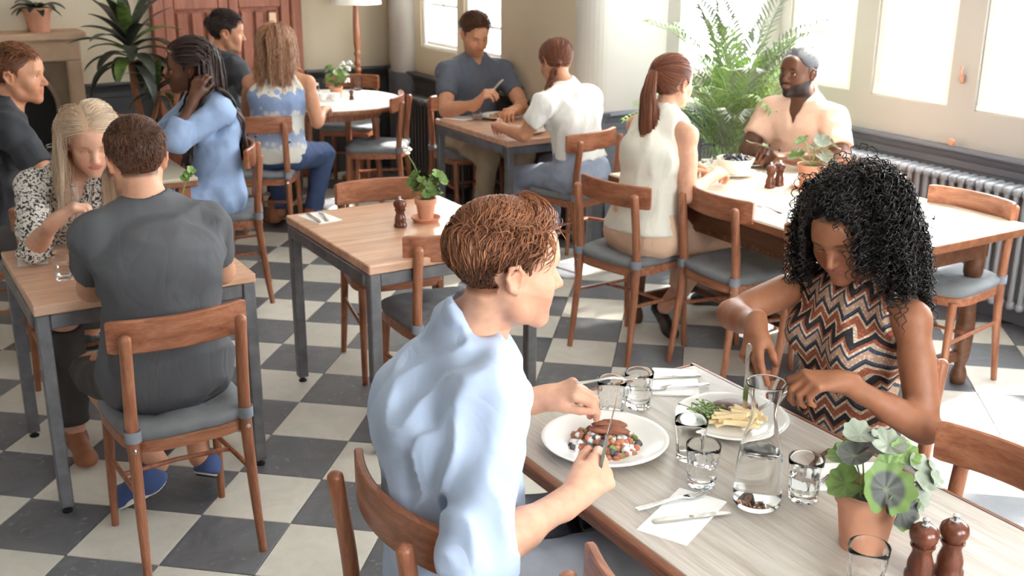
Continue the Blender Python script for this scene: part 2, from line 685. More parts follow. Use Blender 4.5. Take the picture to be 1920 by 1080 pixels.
# dado panelling with moulded cap: one strip per wall
def dado(name, p0, p1, m, z=.81, panels=True, dep=.022):
    p0, p1 = np.array(p0, float), np.array(p1, float)
    d = nrm(p1 - p0); L = float(np.linalg.norm(p1 - p0)); n = np.array([-d[1], d[0]])   # n into the room
    prof = [(0, z), (.060, z), (.064, z - .012), (.058, z - .022), (.040, z - .030), (.034, z - .045), (.026, z - .06),
            (dep, z - .065), (dep, z - .10), (dep - .008, z - .105), (dep - .008, .16), (dep, .155), (dep + .006, .15), (dep + .012, .13), (dep + .012, 0)]
    mb = MB()
    for s in (0, L):
        for o_, zz in prof:
            mb.v.append((p0[0] + d[0] * s + n[0] * o_, p0[1] + d[1] * s + n[1] * o_, zz))
    k = len(prof)
    for i in range(k - 1):
        mb.f.append((i, i + k, i + k + 1, i + 1))
    mb.f.append(tuple(range(k))); mb.f.append(tuple(range(2 * k - 1, k - 1, -1)))
    o = struct(mb.build(name, m, None, True, 25))
    return o


dado('trim_3', (XR, -1.2), (XR, 4.93), DADO)
dado('trim_4', tuple(oC), tuple(eC), DADO)
dado('trim_5', (4.40, YRET), (XF + .13, YRET), DADO)
dado('trim_6', (XF, YRET + .12), (XF, YB), DADOD)
dado('trim_7', (XF, YB), (3.06, YB), DADOD)
dado('trim_8', (1.93, YB), (1.46, YB), DADOD)
dado('trim_9', (.52, YB), (-2.6, YB), DADOD)
cb = MB()
for i in range(9):
    a = PI / 2 * i / 8
    cb.v.append((XF + .14 - .20 * math.sin(a), YRET + .14 - .20 * math.cos(a), .81)); cb.v.append((XF + .14 - .16 * math.sin(a), YRET + .14 - .16 * math.cos(a), .75)); cb.v.append((XF + .14 - .16 * math.sin(a), YRET + .14 - .16 * math.cos(a), 0)); cb.v.append((XF + .14 - .14 * math.sin(a), YRET + .14 - .14 * math.cos(a), .81))
for i in range(8):
    q = 4 * i
    cb.f += [(q, q + 1, q + 5, q + 4), (q + 1, q + 2, q + 6, q + 5), (q + 3, q, q + 4, q + 7)]
struct(cb.build('trim_10', DADO, None, True, 30))
# sash catch and knob on the window wall
cat = MB().box(XR - .02, XR + .01, 3.605, 3.625, 1.13, 1.17, .004)
cat.tube([(XR - .02, 3.615, 1.165), (XR - .035, 3.615, 1.19), (XR - .03, 3.612, 1.215)], [.006, .006, .008], 8)
cat.build('window_catch', plain('old_copper', lin(190, 140, 116), .4, .4), wall_right)
kn = MB().lathe([(0, -.012), (.016, -.010), (.020, 0), (.016, .010), (0, .012)], 14)
o = kn.build('peg', plain('peg_wood', lin(206, 150, 118), .5), wall_right); o.rotation_euler = (0, PI / 2, 0); o.location = (XR - .05, 3.60, .835)

# ---- wooden panelled double door in the back wall
door = struct(MB().box(DX0, DX1, YB - .03, YB + .02, 0, DZ).build('door_1', DOORW, None, False))
fr = MB()
fr.box(DX0 - .055, DX0 + .03, YB - .075, YB, 0, DZ + .06, .012); fr.box(DX1 - .03, DX1 + .055, YB - .075, YB, 0, DZ + .06, .012); fr.box(DX0 - .055, DX1 + .055, YB - .075, YB, DZ - .02, DZ + .08, .012)
fr.build('door_frame', DOORW, door, False)
mid = (DX0 + DX1) / 2
for a, b in ((DX0 + .03, mid), (mid, DX1 - .03)):
    lf = MB()
    for x0, x1 in ((a, a + .075), (b - .075, b)):
        lf.box(x0 + .002, x1 - .002, YB - .06, YB - .02, .02, DZ - .03, .006)
    for z0, z1 in ((.02, .20), (1.29, 1.42), (DZ - .14, DZ - .03)):
        lf.box(a + .075, b - .075, YB - .06, YB - .02, z0, z1, .006)
    lf.build('door_leaf', DOORW, door, False)
    for z0, z1 in ((.23, 1.27), (1.44, DZ - .16)):
        pw = (b - a - .15)
        for j in range(3):
            x0 = a + .075 + pw * j / 3
            MB().box(x0 + .012, x0 + pw / 3 - .012, YB - .052, YB - .02, z0, z1, .012).build('door_panel', DOORW, door, False)
pl = MB().box(2.79, 2.845, YB - .072, YB - .055, 1.17, 1.25, .003)
pl.build('push_plate', plain('plate_pale', lin(226, 190, 160), .4), door, False)
hd = MB().tube(smoothpath([(mid + .04, YB - .06, .80), (mid + .04, YB - .10, .80), (mid + .12, YB - .10, .80)]), .009, 8)
hd.build('door_handle', BRASS, door)

# ---- stone fireplace
fy = 7.85
fp = empty('fireplace', 'pale stone fireplace surround with an arched iron grate, below the potted plant', 'fireplace', (0, 0, 0))
MB().box(.48, 1.46, fy - .05, YB, 1.135, 1.19, .012).build('mantel_shelf', STONE, fp, False)
MB().box(.52, 1.42, fy, YB, 1.0, 1.135, .008).build('lintel', STONE, fp, False)
for x0, x1 in ((.52, .62), (1.325, 1.42)):
    MB().box(x0, x1, fy, YB, 0, 1.0, .008).build('jamb', STONE, fp, False)
gr = MB()
ax, aw, az = .975, .27, .70
arch = [(ax - aw, 0)] + [(ax - aw * math.cos(t), az + aw * math.sin(t)) for t in np.linspace(0, PI, 17)] + [(ax + aw, 0)]
out = [(.62, 0)] + [(.62, .5), (.62, .75), (.62, .9), (.62, 1.0), (.70, 1.0), (.78, 1.0), (.86, 1.0), (.92, 1.0), (.975, 1.0), (1.03, 1.0), (1.09, 1.0), (1.17, 1.0), (1.25, 1.0), (1.325, 1.0), (1.325, .9), (1.325, .75), (1.325, .5)] + [(1.325, 0)]
for (x, z) in arch: gr.v.append((x, fy + .05, z))
for (x, z) in out: gr.v.append((x, fy + .05, z))
k = len(arch)
for i in range(k - 1): gr.f.append((i, i + 1, k + i + 1, k + i))
for (x, z) in arch: gr.v.append((x, fy + .14, z))
for i in range(k - 1): gr.f.append((i, 2 * k + i, 2 * k + i + 1, i + 1))
gr.build('grate_plate', plain('grate_iron', lin(116, 98, 78), .6, .3, var=.2, vscale=9), fp, True, 40)
rim = MB().tube([(x, fy + .045, z) for x, z in arch], .016, 8)
rim.build('arch_moulding', plain('grate_rim', lin(150, 130, 108), .5, .4), fp)
for xx in (.80, 1.15):
    r_ = MB().lathe([(0, -.012), (.03, -.008), (.042, 0), (.03, .006), (.012, .010), (0, .011)], 16)
    o = r_.build('rosette', MATS['grate_rim'], fp); o.rotation_euler = (PI / 2, 0, 0); o.location = (xx, fy + .045, .955)
MB().box(ax - .28, ax + .28, fy + .13, fy + .2, 0, 1.0).build('firebox', BLACK, fp, False)

# =================================================================== chairs
def make_chair():
    t = empty('dining_chair', 'x', 'chair')
    top = [(0, .800)]
    for sx in (-1, 1):
        pts = smoothpath([(sx * .178, -.205, .0), (sx * .172, -.178, .22), (sx * .168, -.160, .43), (sx * .167, -.166, .58), (sx * .166, -.189, .772)], 4)
        n = len(pts)
        r = list(np.interp(np.linspace(0, 1, n), [0, .28, .55, 1], [.0125, .0165, .019, .0180]))
        e_ = pts[-1]; d_ = nrm(pts[-1] - pts[-2])
        pts = list(pts) + [e_ + d_ * .006, e_ + d_ * .011, e_ + d_ * .014]
        r += [.0165, .0115, .004]
        MB().tube(pts, r, 12).build('leg', CHAIRW, t)
        fp_ = smoothpath([(sx * .178, .200, 0), (sx * .174, .186, .22), (sx * .168, .172, .425)], 4)
        MB().tube(fp_, np.linspace(.012, .0185, len(fp_)), 12).build('leg', CHAIRW, t)
        MB().tube([(sx * .170, .184, .245), (sx * .171, .0, .262), (sx * .171, -.172, .275)], .0085, 8).build('stretcher', CHAIRW, t)
        lp = smoothpath([(sx * .170, .176, .30), (sx * .160, .13, .385), (sx * .12, .10, .412)], 3)
        s_ = MB().lathe([(0, -.003), (.006, -.002), (.007, .001), (0, .004)], 10)
        o = s_.build('screw', CHROME, t); o.rotation_euler = (PI / 2, 0, 0); o.location = (sx * .168, -.181, .425)
    MB().tube([(-.171, .03, .258), (0, .05, .256), (.171, .03, .258)], .008, 8).build('stretcher', CHAIRW, t)
    # curved back rail, on the sitter's side of the posts
    v, f = [], []
    xs_ = [-.205, -.2035, -.199, -.190] + [-.17 + .34 * q / 14 for q in range(15)] + [.190, .199, .2035, .205]
    N = len(xs_) - 1
    for i in range(N + 1):
        x = xs_[i]
        yb = -.188 + .046 * (x / .205) ** 2
        tx, ty = 1.0, .092 * x / (.205 ** 2) * 1.0
        L = math.hypot(tx, ty); nx, ny = -ty / L, tx / L
        e = 1 - max(0, abs(x) - .185) / .02
        zt, zb = .812 - .005 * (1 - e) ** 2, .712 + .005 * (1 - e) ** 2
        for (o_, z) in ((0, zb + .004), (.004, zb), (.016, zb), (.020, zb + .004), (.020, zt - .004), (.016, zt), (.004, zt), (0, zt - .004)):
            v.append((x + nx * o_, yb + ny * o_ + .014, z))
    for i in range(N):
        for j in range(8):
            f.append((i * 8 + j, i * 8 + (j + 1) % 8, (i + 1) * 8 + (j + 1) % 8, (i + 1) * 8 + j))
    f.append(tuple(range(8))[::-1]); f.append(tuple(N * 8 + j for j in range(8)))
    mk('backrest', v, f, CHAIRWX, t, True, 40)

    def outline(k, grow=0.0):
        P = []
        for i in range(48):
            a = 2 * PI * i / 48
            c, s = math.cos(a), math.sin(a)
            e = 2 / 4.2
            x = .195 * math.copysign(abs(c) ** e, c); y = .195 * math.copysign(abs(s) ** e, s)
            x *= 1.0 + .06 * (y / .195)
            P.append((x * (1 + grow), y * (1 + grow) + .01))
        return P
    v, f = [], []
    rings = [(-.05, .408), (0, .410), (0.0, .442), (-.02, .447), (-.5, .447)]
    for g, z in rings:
        v += [(x, y, z) for x, y in outline(0, g)]
    for i in range(len(rings) - 1):
        for j in range(48):
            f.append((i * 48 + j, i * 48 + (j + 1) % 48, (i + 1) * 48 + (j + 1) % 48, (i + 1) * 48 + j))
    f.append(tuple(range(48))[::-1]); f.append(tuple(4 * 48 + j for j in range(48)))
    mk('seat', v, f, CHAIRWX, t, True, 35)
    # cushion with buttons pulled in
    v, f = [], []
    btn = [(-.085, -.07), (.085, -.07), (-.085, .095), (.085, .095), (0, .012)]
    rings = [(-.02, .447), (.015, .452), (.028, .464), (.020, .478), (-.05, .486), (-.16, .488), (-.28, .488), (-.4, .488), (-.55, .488), (-.7, .488), (-.85, .488), (-1, .488)]
    for g, z in rings:
        for x, y in outline(0, g):
            d = min((x - a) ** 2 + (y - b) ** 2 for a, b in btn)
            zz = z - (.014 * math.exp(-d / .0009) + .004 * math.exp(-d / .004) if z > .48 else 0)
            v.append((x, y, zz))
    for i in range(len(rings) - 1):
        for j in range(48):
            f.append((i * 48 + j, i * 48 + (j + 1) % 48, (i + 1) * 48 + (j + 1) % 48, (i + 1) * 48 + j))
    cu = mk('cushion', v, f, CUSH, t, True)
    for a, b in btn:
        o = MB().lathe([(.009, -.004), (.007, 0), (0, .0015)], 10).build('button', CUSH, cu); o.location = (a, b, .476)
    for sx in (-1, 1):
        b = MB()
        rr, h = .0215, .017
        for i in range(16):
            a = 2 * PI * i / 16
            for r2, z in ((rr, -h), (rr + .003, -h), (rr + .003, h), (rr, h)):
                b.v.append((sx * .167 + r2 * math.cos(a), -.162 + r2 * math.sin(a), .468 + z))
        for i in range(16):
            for j in range(4):
                i2 = (i + 1) % 16; j2 = (j + 1) % 4
                b.f.append((i * 4 + j, i2 * 4 + j, i2 * 4 + j2, i * 4 + j2))
        k = len(b.v)
        b.box(sx * .140, sx * .158, -.165, -.100, .455, .482, .002)
        b.build('tie', plain('tie_cloth', lin(134, 140, 150), .8, bump=.2, bscale=500), cu, True, 40)
    return t


chair0 = make_chair()
_first = [True]


def chair(x, y, deg, label, group='wooden dining chairs'):
    if _first[0]:
        _first[0] = False
        chair0.location = (x, y, 0); chair0.rotation_euler = (0, 0, math.radians(deg)); chair0['label'] = label; chair0['group'] = group
        return chair0
    return dup(chair0, label, (x, y, 0), math.radians(deg), group)


chair(.735, 3.20, 1, 'wooden chair under the man in dark grey tee and blue trainers')
chair(1.945, 4.215, 170, 'empty wooden chair at the far side of the geranium\'s square table')
chair(1.86, 3.565, -5, 'empty wooden chair at the near side of the geranium\'s square table, buttoned cushion')
chair(.955, 1.80, -90, 'wooden chair under the man in the pale blue shirt')
chair(1.165, 1.235, -90, 'wooden chair cut by the bottom edge, only its backrest tip showing')
chair(1.915, 1.255, 90, 'empty wooden chair at the right edge, behind the pelargonium on the grey table')
chair(2.985, 3.85, -78, 'wooden chair the woman with the long ponytail sits on')
chair(3.235, 3.42, -90, 'empty wooden chair with dark cushion right beside the ponytail woman')
chair(3.27, 2.82, -90, 'wooden chair half hidden behind the curly haired woman at the long table')
chair(3.905, 2.87, 94, 'empty wooden chair by the radiator, sunlit cushion, rightmost at the long table')
chair(3.95, 3.48, 90, 'empty wooden chair by the radiator, just behind the curly haired head')
chair(4.13, 4.10, 92, 'wooden chair under the bearded man in the pale pink polo shirt')
chair(2.215, 1.90, 90, 'wooden chair under the woman in the zigzag patterned top')
chair(3.45, 5.0, 14, 'wooden chair under the woman in the white lace sleeved tee and pale jeans')
chair(2.115, 6.345, -29, 'wooden chair under the woman in the blue and cream lace top')
chair(1.615, 5.505, 73, 'wooden chair of the woman in the denim shirt dress, seen edge on')
chair(3.04, 6.71, 56, 'empty wooden chair in front of the white round table, on its right')
chair(3.2, 7.57, 143, 'empty wooden chair behind the white round table, by the floor lamp')
chair(3.48, 6.30, 180, 'wooden chair behind the man in the slate tee at the window table')
chair(1.30, 6.50, 115, 'wooden chair top showing beside the trunk of the dark potted tree')
chair(2.05, 7.03, -82, 'wooden chair under the dark haired man before the wooden door')
chair(.40, 5.20, -90, 'wooden chair under the ginger man at the left edge')
chair(.70, 4.48, 180, 'wooden chair under the blonde woman in the speckled blouse')


# =================================================================== tables
def square_table(label, x0, x1, y0, y1, h=.735, topm=None, group='steel framed square tables'):
    cx, cy = (x0 + x1) / 2, (y0 + y1) / 2
    t = empty('square_table', label, 'table', (cx, cy, 0), 0, group)
    a, b = (x1 - x0) / 2, (y1 - y0) / 2
    MB().box(-a, a, -b, b, h - .034, h, .004).build('tabletop', topm or PINE, t, False)
    k = .042
    for sx in (-1, 1):
        for sy in (-1, 1):
            lx, ly = sx * (a - .024), sy * (b - .024)
            lg = MB().box(lx - k / 2, lx + k / 2, ly - k / 2, ly + k / 2, .022, h - .034, .004).build('leg', STEEL, t, False)
            MB().lathe([(0, 0), (.017, 0), (.018, .006), (.012, .009), (.009, .012), (.009, .024), (0, .024)], 12, (lx, ly, 0)).build('foot', RUBBER, lg)
    for sx in (-1, 1):
        MB().box(sx * (a - .010) - .016, sx * (a - .010) - .016 + .012 if False else sx * (a - .040), -b + .046, b - .046, h - .084, h - .036, .003).build('rail', STEEL, t, False)
    for sy in (-1, 1):
        MB().box(-a + .046, a - .046, sy * (b - .008), sy * (b - .040), h - .084, h - .036, .003).build('rail', STEEL, t, False)
    return t


square_table('pine topped square table at far left, the dark grey tee man leans on it', .412, 1.128, 3.545, 4.255)
square_table('empty pine square table in the middle with the potted geranium on it', 1.495, 2.205, 3.415, 4.245)
square_table('pine square table by the far window where a couple eat', 3.125, 3.72, 5.18, 6.05)

# long pale table with drawer apron
lt = empty('long_table', 'long pale wooden table by the radiator, sunlit and white, with carved wooden apron', 'table', (3.59, 3.43, 0))
MB().box(-.46, .46, -.83, .81, .700, .735, .006).build('tabletop', LONGTOP, lt, False)
MB().box(-.462, -.452, -.832, .812, .694, .729, .004).build('edge_band', TOPEDGE, lt, False)
MB().box(-.46, .46, -.836, -.828, .694, .729, .003).build('edge_band', TOPEDGE, lt, False)
DKW = wood('apron_wood', lin(66, 38, 24), lin(96, 58, 38), lin(116, 74, 50), axis=1, rough=.45, scale=2)
for sx in (-1, 1):
    ap = MB().box(sx * .375, sx * .400, -.70, .70, .575, .700, .003).build('apron', DKW, lt, False)
    for i in range(42):
        y = -.68 + i * .0332
        MB().box(sx * .400, sx * .408, y, y + .018, .585, .603, .003).build('carved_bead', DKW, ap, False)
for sy in (-1, 1):
    MB().box(-.375, .375, sy * .675, sy * .700, .575, .700, .003).build('apron', DKW, lt, False)
    for sx in (-1, 1):
        MB().lathe([(0, .0), (.03, 0), (.036, .03), (.03, .06), (.022, .08), (.034, .12), (.040, .25), (.030, .40), (.036, .44), (.036, .455), (.028, .47), (.04, .5), (.04, .70), (0, .70)], 14, (sx * .37, sy * .66, 0)).build('leg', DKW, lt)
MB().box(-.36, .36, -.665, -.635, .10, .15, .006).build('stretcher', DKW, lt, False)
MB().box(-.36, .36, .635, .665, .10, .15, .006).build('stretcher', DKW, lt, False)
MB().box(-.03, .03, -.64, .64, .105, .145, .006).build('stretcher', DKW, lt, False)

# near table with the cast iron base
nt = empty('bistro_table', 'near grey oak table with brown edge on black cast iron scrolls', 'table', (1.545, 1.34, 0))
MB().box(-.345, .345, -.795, .795, .713, .735, .005).build('tabletop', GREYOAK, nt, False)
ed = MB()
for sx in (-1, 1):
    pr = [(.343, .735), (.352, .7345), (.359, .731), (.361, .726), (.359, .719), (.353, .715), (.357, .711), (.357, .702), (.351, .695), (.336, .695), (.336, .712)]
    for y in (-.808, .808):
        ed.v += [(sx * x, y, z) for x, z in pr]
n_ = len(pr)
for s0 in (0, 2 * n_):
    for i in range(n_ - 1):
        q = (s0 + i, s0 + i + 1, s0 + n_ + i + 1, s0 + n_ + i)
        ed.f.append(q if s0 else q[::-1])
    ed.f.append(tuple(s0 + i for i in range(n_))); ed.f.append(tuple(s0 + n_ + i for i in range(n_))[::-1])
ed.build('edge_moulding', TOPEDGE, nt, True, 30)
for sy in (-1, 1):
    MB().box(-.338, .338, sy * .793, sy * .808, .697, .735, .005).build('edge_moulding', wood('table_edge_wood_end', lin(98, 58, 36), lin(136, 84, 56), lin(156, 106, 76), axis=0, rough=.4, scale=1.6, stretch=10) if sy < 0 else MATS['table_edge_wood_end'], nt, False)


def scroll(cx, cz, r0, turns, start, sgn=1, n=40):
    return [(cx + r0 * (1 - .78 * i / n) * math.cos(start + sgn * turns * 2 * PI * i / n), cz + r0 * (1 - .78 * i / n) * math.sin(start + sgn * turns * 2 * PI * i / n)) for i in range(n + 1)]


for yy in (.47, -.47):
    bs = MB()
    P = lambda q: [(x, yy, z) for x, z in q]
    for sx in (-1, 1):
        leg = smoothpath([(sx * .30, .012), (sx * .285, .05), (sx * .20, .13), (sx * .15, .27), (sx * .17, .42), (sx * .26, .56), (sx * .29, .66), (sx * .28, .69)], 5)
        bs.tube(P(leg), .017, 10)
        bs.tube(P([(sx * x, z) for x, z in scroll(.245, .62, .062, 1.6, .9)]), np.linspace(.014, .008, 41), 8)
        bs.tube(P([(sx * x, z) for x, z in scroll(.10, .60, .075, 1.5, 1.2, -1)]), np.linspace(.013, .007, 41), 8)
        bs.tube(P([(sx * x, z) for x, z in scroll(.10, .22, .085, 1.5, -1.0)]), np.linspace(.013, .007, 41), 8)
        bs.tube(P([(sx * x, z) for x, z in scroll(.305, .045, .045, 1.3, 2.2)]), np.linspace(.015, .009, 41), 8)
    bs.tube(P([(-.16, .34), (0, .40), (.16, .34)]), .013, 8)
    bs.tube(P([(0, .40), (0, .68)]), .014, 8)
    bs.box(-.31, .31, yy - .03, yy + .03, .672, .697, .006)
    bs.build('iron_end_frame', BLACKIRON, nt, True, 50)
MB().tube([(0, -.47, .40), (0, .47, .40)], .014, 10).build('tie_bar', BLACKIRON, nt)

# round table
rt = empty('round_table', 'white topped round table with a wooden rim beside the floor lamp', 'table', (2.84, 7.08, 0))
MB().lathe([(0, .708), (.50, .708), (.505, .712), (.505, .7345), (.50, .7355), (0, .7355)], 64).build('tabletop', plain('white_top', lin(238, 234, 226), .35), rt, True, 40)
MB().lathe([(.500, .700), (.512, .702), (.515, .715), (.512, .730), (.505, .7345), (.505, .700)], 64).build('rim', TOPEDGE, rt, True, 40)
for i in range(4):
    a = PI / 4 + i * PI / 2
    MB().tube([(.33 * math.cos(a), .33 * math.sin(a), .70), (.37 * math.cos(a), .37 * math.sin(a), 0)], [.024, .015], 12).build('leg', CHAIRW, rt)
MB().lathe([(.30, .64), (.36, .64), (.36, .70), (.30, .70)], 32, closed=True).build('apron', CHAIRW, rt, True, 40)

# table on the far left with two diners
ft = empty('side_table', 'pale topped wooden table between the ginger man and the braided woman', 'table', (1.0, 5.55, 0))
MB().box(-.39, .39, -.41, .41, .690, .716, .004).build('table_frame', TOPEDGE, ft, False)
MB().box(-.39, .39, -.41, .41, .717, .735, .004).build('tabletop', plain('stone_top', lin(196, 184, 164), .4, var=.05), ft, False)
for sx in (-1, 1):
    for sy in (-1, 1):
        MB().box(sx * .33 - .03, sx * .33 + .03, sy * .35 - .03, sy * .35 + .03, 0, .69, .005).build('leg', CHAIRW, ft, False)

# =================================================================== radiators
def radiator(label, x, y0, y1, z0, z1, m, step=.0515, dx=.10, name='radiator'):
    t = empty(name, label, 'radiator', (x, (y0 + y1) / 2, 0))
    n = int((y1 - y0) / step)
    v, f = [], []
    mb = MB()
    for ox in (-dx / 2, 0, dx / 2):
        mb.tube([(ox, 0, z0 + .03), (ox, 0, z1 - .03)], .0135, 8, False)
    for z, s in ((z1 - .02, 1), (z0 + .02, -1)):
        k = len(mb.v)
        mb.box(-dx / 2 - .016, dx / 2 + .016, -.0215, .0215, z - .022, z + .022, .012)
    proto = None
    for i in range(n):
        if proto is None:
            o = proto = mb.build('radiator_section', m, t, True, 50)
        else:
            o = proto.copy(); COL.objects.link(o); o.parent = t
        o.location = (0, -(y1 - y0) / 2 + step * (i + .5), 0)
    for i in (1, n - 2):
        MB().box(-.03, .03, -(y1 - y0) / 2 + step * (i + .5) - .012, -(y1 - y0) / 2 + step * (i + .5) + .012, 0, z0 + .01, .004).build('foot', m, t, False)
    for yy in (-(y1 - y0) / 2 - .03,):
        MB().tube([(-.0, yy, 0), (0, yy, z0 + .05), (0, yy + .04, z0 + .05)], .010, 8).build('pipe', CHROME, t)
    return t


radiator('long pale grey column radiator under the right hand windows', XR - .13, 2.0, 4.36, .12, .705, RADM)
radiator('dark grey column radiator under the far window', XF - .12, 6.55, 7.55, .12, .66, RADD)

# =================================================================== glass, crockery, cutlery
def glassmat(name, tint=(1, 1, 1, 1), ior=1.20):
    t = NT(name)
    t.p('Base Color', tint); t.p('Roughness', 0.0); t.p('Transmission Weight', 1.0); t.p('IOR', ior)
    MATS[name] = t.m
    return t.m


GLASS = glassmat('drinking_glass', (.985, .99, .99, 1))
WATER = glassmat('water', (.985, .995, 1, 1), 1.33)
ZT = .735


def make_tumbler(water):
    t = empty('tumbler', 'x', 'glass')
    H, r0, r1 = .096, .0300, .0375
    R = lambda z: r0 + (r1 - r0) * (z / H)
    zo = [0, .002, .006, .014, .022, .035, .048, .060, .066, .072, .084, H - .001, H]
    prof = [(0, .0030), (r0 * .72, .0022)] + [(R(z) - (.002 if z == 0 else 0) - (.001 if z == H else 0), z) for z in zo] + [(R(z) - .0026, z) for z in (H - .001, .08, .06, .04, .022)] + [(R(.016) - .006, .014), (0, .0125)]
    def fl(k, a, r, z):
        if 2 <= k <= 14 and .005 < z < .068:
            w = min(1, (z - .005) / .01, (.068 - z) / .008)
            return -.0017 * w * (1 - abs(math.cos(6 * a))) * 1.4
        return 0
    MB().lathe(prof, 72, flute=fl).build('glass_body', GLASS, t, True, 60)
    if water:
        zw = water
        wp = [(0, .0122), (R(.016) - .0065, .0137)] + [(R(z) - .0024, z) for z in np.linspace(.022, zw, 4)] + [(R(zw) - .006, zw - .0012), (0, zw - .0012)]
        MB().lathe(wp, 40).build('water', WATER, t, True, 60)
    return t


tum_w = make_tumbler(.055)
tum_e = make_tumbler(0)
_tu = {True: True, False: True}


def tumbler(x, y, full, label, z=ZT, s=1.0, group='faceted drinking glasses'):
    src = tum_w if full else tum_e
    if _tu[full]:
        _tu[full] = False
        src.location = (x, y, z + .0006); src['label'] = label; src['group'] = group; src.scale = (s, s, s)
        return src
    return dup(src, label, (x, y, z + .0006), random.uniform(0, 3), group, (s, s, s))


tumbler(1.587, 1.993, True, 'half full tumbler near the far napkin on the grey table', s=.98)
tumbler(1.498, 1.985, False, 'empty tumbler behind the blue shirted man\'s fork hand', s=1.0)
tumbler(1.516, 1.71, False, 'empty tumbler between the two dinner plates, touching the plate of fries')
tumbler(1.457, 1.60, True, 'half full tumbler left of the water carafe')
tumbler(1.601, 1.443, True, 'half full tumbler right of the water carafe')
tumbler(1.445, 1.138, False, 'empty tumbler at the bottom edge, in front of the terracotta pot')
tumbler(.555, 3.80, True, 'half full tumbler on the left table, beside the grey t-shirt man')
tumbler(3.335, 5.90, False, 'empty tumbler on the window table before the slate tee man')
tumbler(3.706, 4.19, False, 'empty tumbler by the ponytail woman\'s hand')
tumbler(3.90, 3.93, False, 'empty tumbler in front of the bearded man')
tumbler(3.46, 2.66, True, 'tumbler at the near right corner of the long white table', s=1.05)
tumbler(2.80, 7.22, False, 'small tumbler beside the lace top woman\'s arm on the round table')
tumbler(3.20, 7.40, False, 'short tumbler near the back rim of the round table', s=.95)
tumbler(.86, 5.72, False, 'tumbler on the stone topped table beside the ginger man, taller of two', s=1.1)
tumbler(.80, 5.48, False, 'tumbler on the stone topped table beside the ginger man, nearer of two')

# carafe
ca = empty('carafe', 'flared glass carafe half full of water, centre of the near table', 'carafe', (1.50, 1.476, ZT))
prof = [(0, .003), (.030, .002), (.040, 0), (.0465, .004), (.0495, .012), (.0500, .03), (.0485, .07), (.0460, .105), (.0425, .13), (.0365, .155), (.0300, .18), (.0262, .20), (.0255, .212), (.0285, .235), (.0345, .258), (.0395, .272), (.0405, .274), (.0402, .276),
        (.0372, .272), (.032, .256), (.0258, .233), (.0228, .212), (.0235, .20), (.0273, .18), (.0338, .155), (.0398, .13), (.0433, .105), (.0458, .07), (.0473, .03), (.044, .014), (.02, .0125), (0, .012)]
MB().lathe(prof, 64).build('glass_body', GLASS, ca)
wz = .122
MB().lathe([(0, .0118), (.02, .0122), (.0441, .0137), (.0475, .03), (.046, .07), (.0435, .105), (.0415, wz + .001), (.038, wz - .0005), (0, wz - .0005)], 48).build('water', WATER, ca, True, 60)
ca2 = dup(ca, 'glass carafe standing between the blonde woman and the grey t-shirt man', (.675, 3.99, ZT), .5, None)


def napkin(cx, cy, w, l, rz, label, group='folded white napkins'):
    mb = MB()
    for i in range(3):
        mb.box(-w / 2 + .001 * i, w / 2 - .0012 * i, -l / 2 + .0008 * i, l / 2 - .0015 * i, .0002 + .0012 * i, .0013 + .0012 * i)
    o = mb.build('napkin', PAPER, None, False)
    o.location = (cx, cy, ZT); o.rotation_euler = (0, 0, rz)
    return tag(o, label, 'napkin', group)


def fork_mesh():
    mb = MB()
    L = .19
    hx = np.array([0, .004, .03, .06, .09, .115, .128, .138])
    hw = np.array([.003, .0065, .0072, .0050, .0034, .0032, .006, .0105])
    hz = np.array([.003, .003, .003, .005, .008, .008, .0055, .003])
    v, f = [], []
    for x, w, z in zip(hx, hw, hz):
        v += [(x, -w, z), (x, w, z), (x, w * .8, z + .0022), (x, -w * .8, z + .0022)]
    for i in range(len(hx) - 1):
        for j in range(4):
            f.append((i * 4 + j, i * 4 + (j + 1) % 4, i * 4 + 4 + (j + 1) % 4, i * 4 + 4 + j))
    f.append((3, 2, 1, 0)); f.append(tuple(len(v) - 4 + j for j in range(4)))
    mb.add(v, f)
    for k in range(4):
        y = (k - 1.5) * .0056
        pts = [(.134, y, .0035), (.146, y, .0022), (.165, y, .0042), (.186, y * .98, .0088)]
        mb.tube(smoothpath(pts, 3), np.linspace(.0017, .0010, 10), 6)
    return mb


def knife_mesh():
    mb = MB()
    v, f = [], []
    for x, w0, w1, z0, z1 in ((0, .003, .003, .001, .005), (.006, .0068, .0068, 0, .007), (.05, .0075, .0075, 0, .0075), (.092, .0052, .0052, .0005, .0065), (.098, .0058, .0058, .001, .006), (.105, .0065, .0078, .0022, .0042), (.15, .0065, .0105, .0025, .0040), (.185, .0062, .0098, .0025, .0038), (.203, .0058, .0040, .0026, .0036), (.208, .0055, -.002, .0027, .0035)):
        v += [(x, -w0, z0), (x, w1, z0), (x, w1, z1), (x, -w0, z1)]
    n = len(v) // 4
    for i in range(n - 1):
        for j in range(4):
            f.append((i * 4 + j, i * 4 + (j + 1) % 4, i * 4 + 4 + (j + 1) % 4, i * 4 + 4 + j))
    f.append((3, 2, 1, 0)); f.append(tuple(len(v) - 4 + j for j in range(4)))
    mb.add(v, f)
    return mb


_fk = fork_mesh().build('fork', CUTLERY, None, True, 40)
_kn = knife_mesh().build('knife', CUTLERY, None, True, 35)
_cu = {'fork': True, 'knife': True}


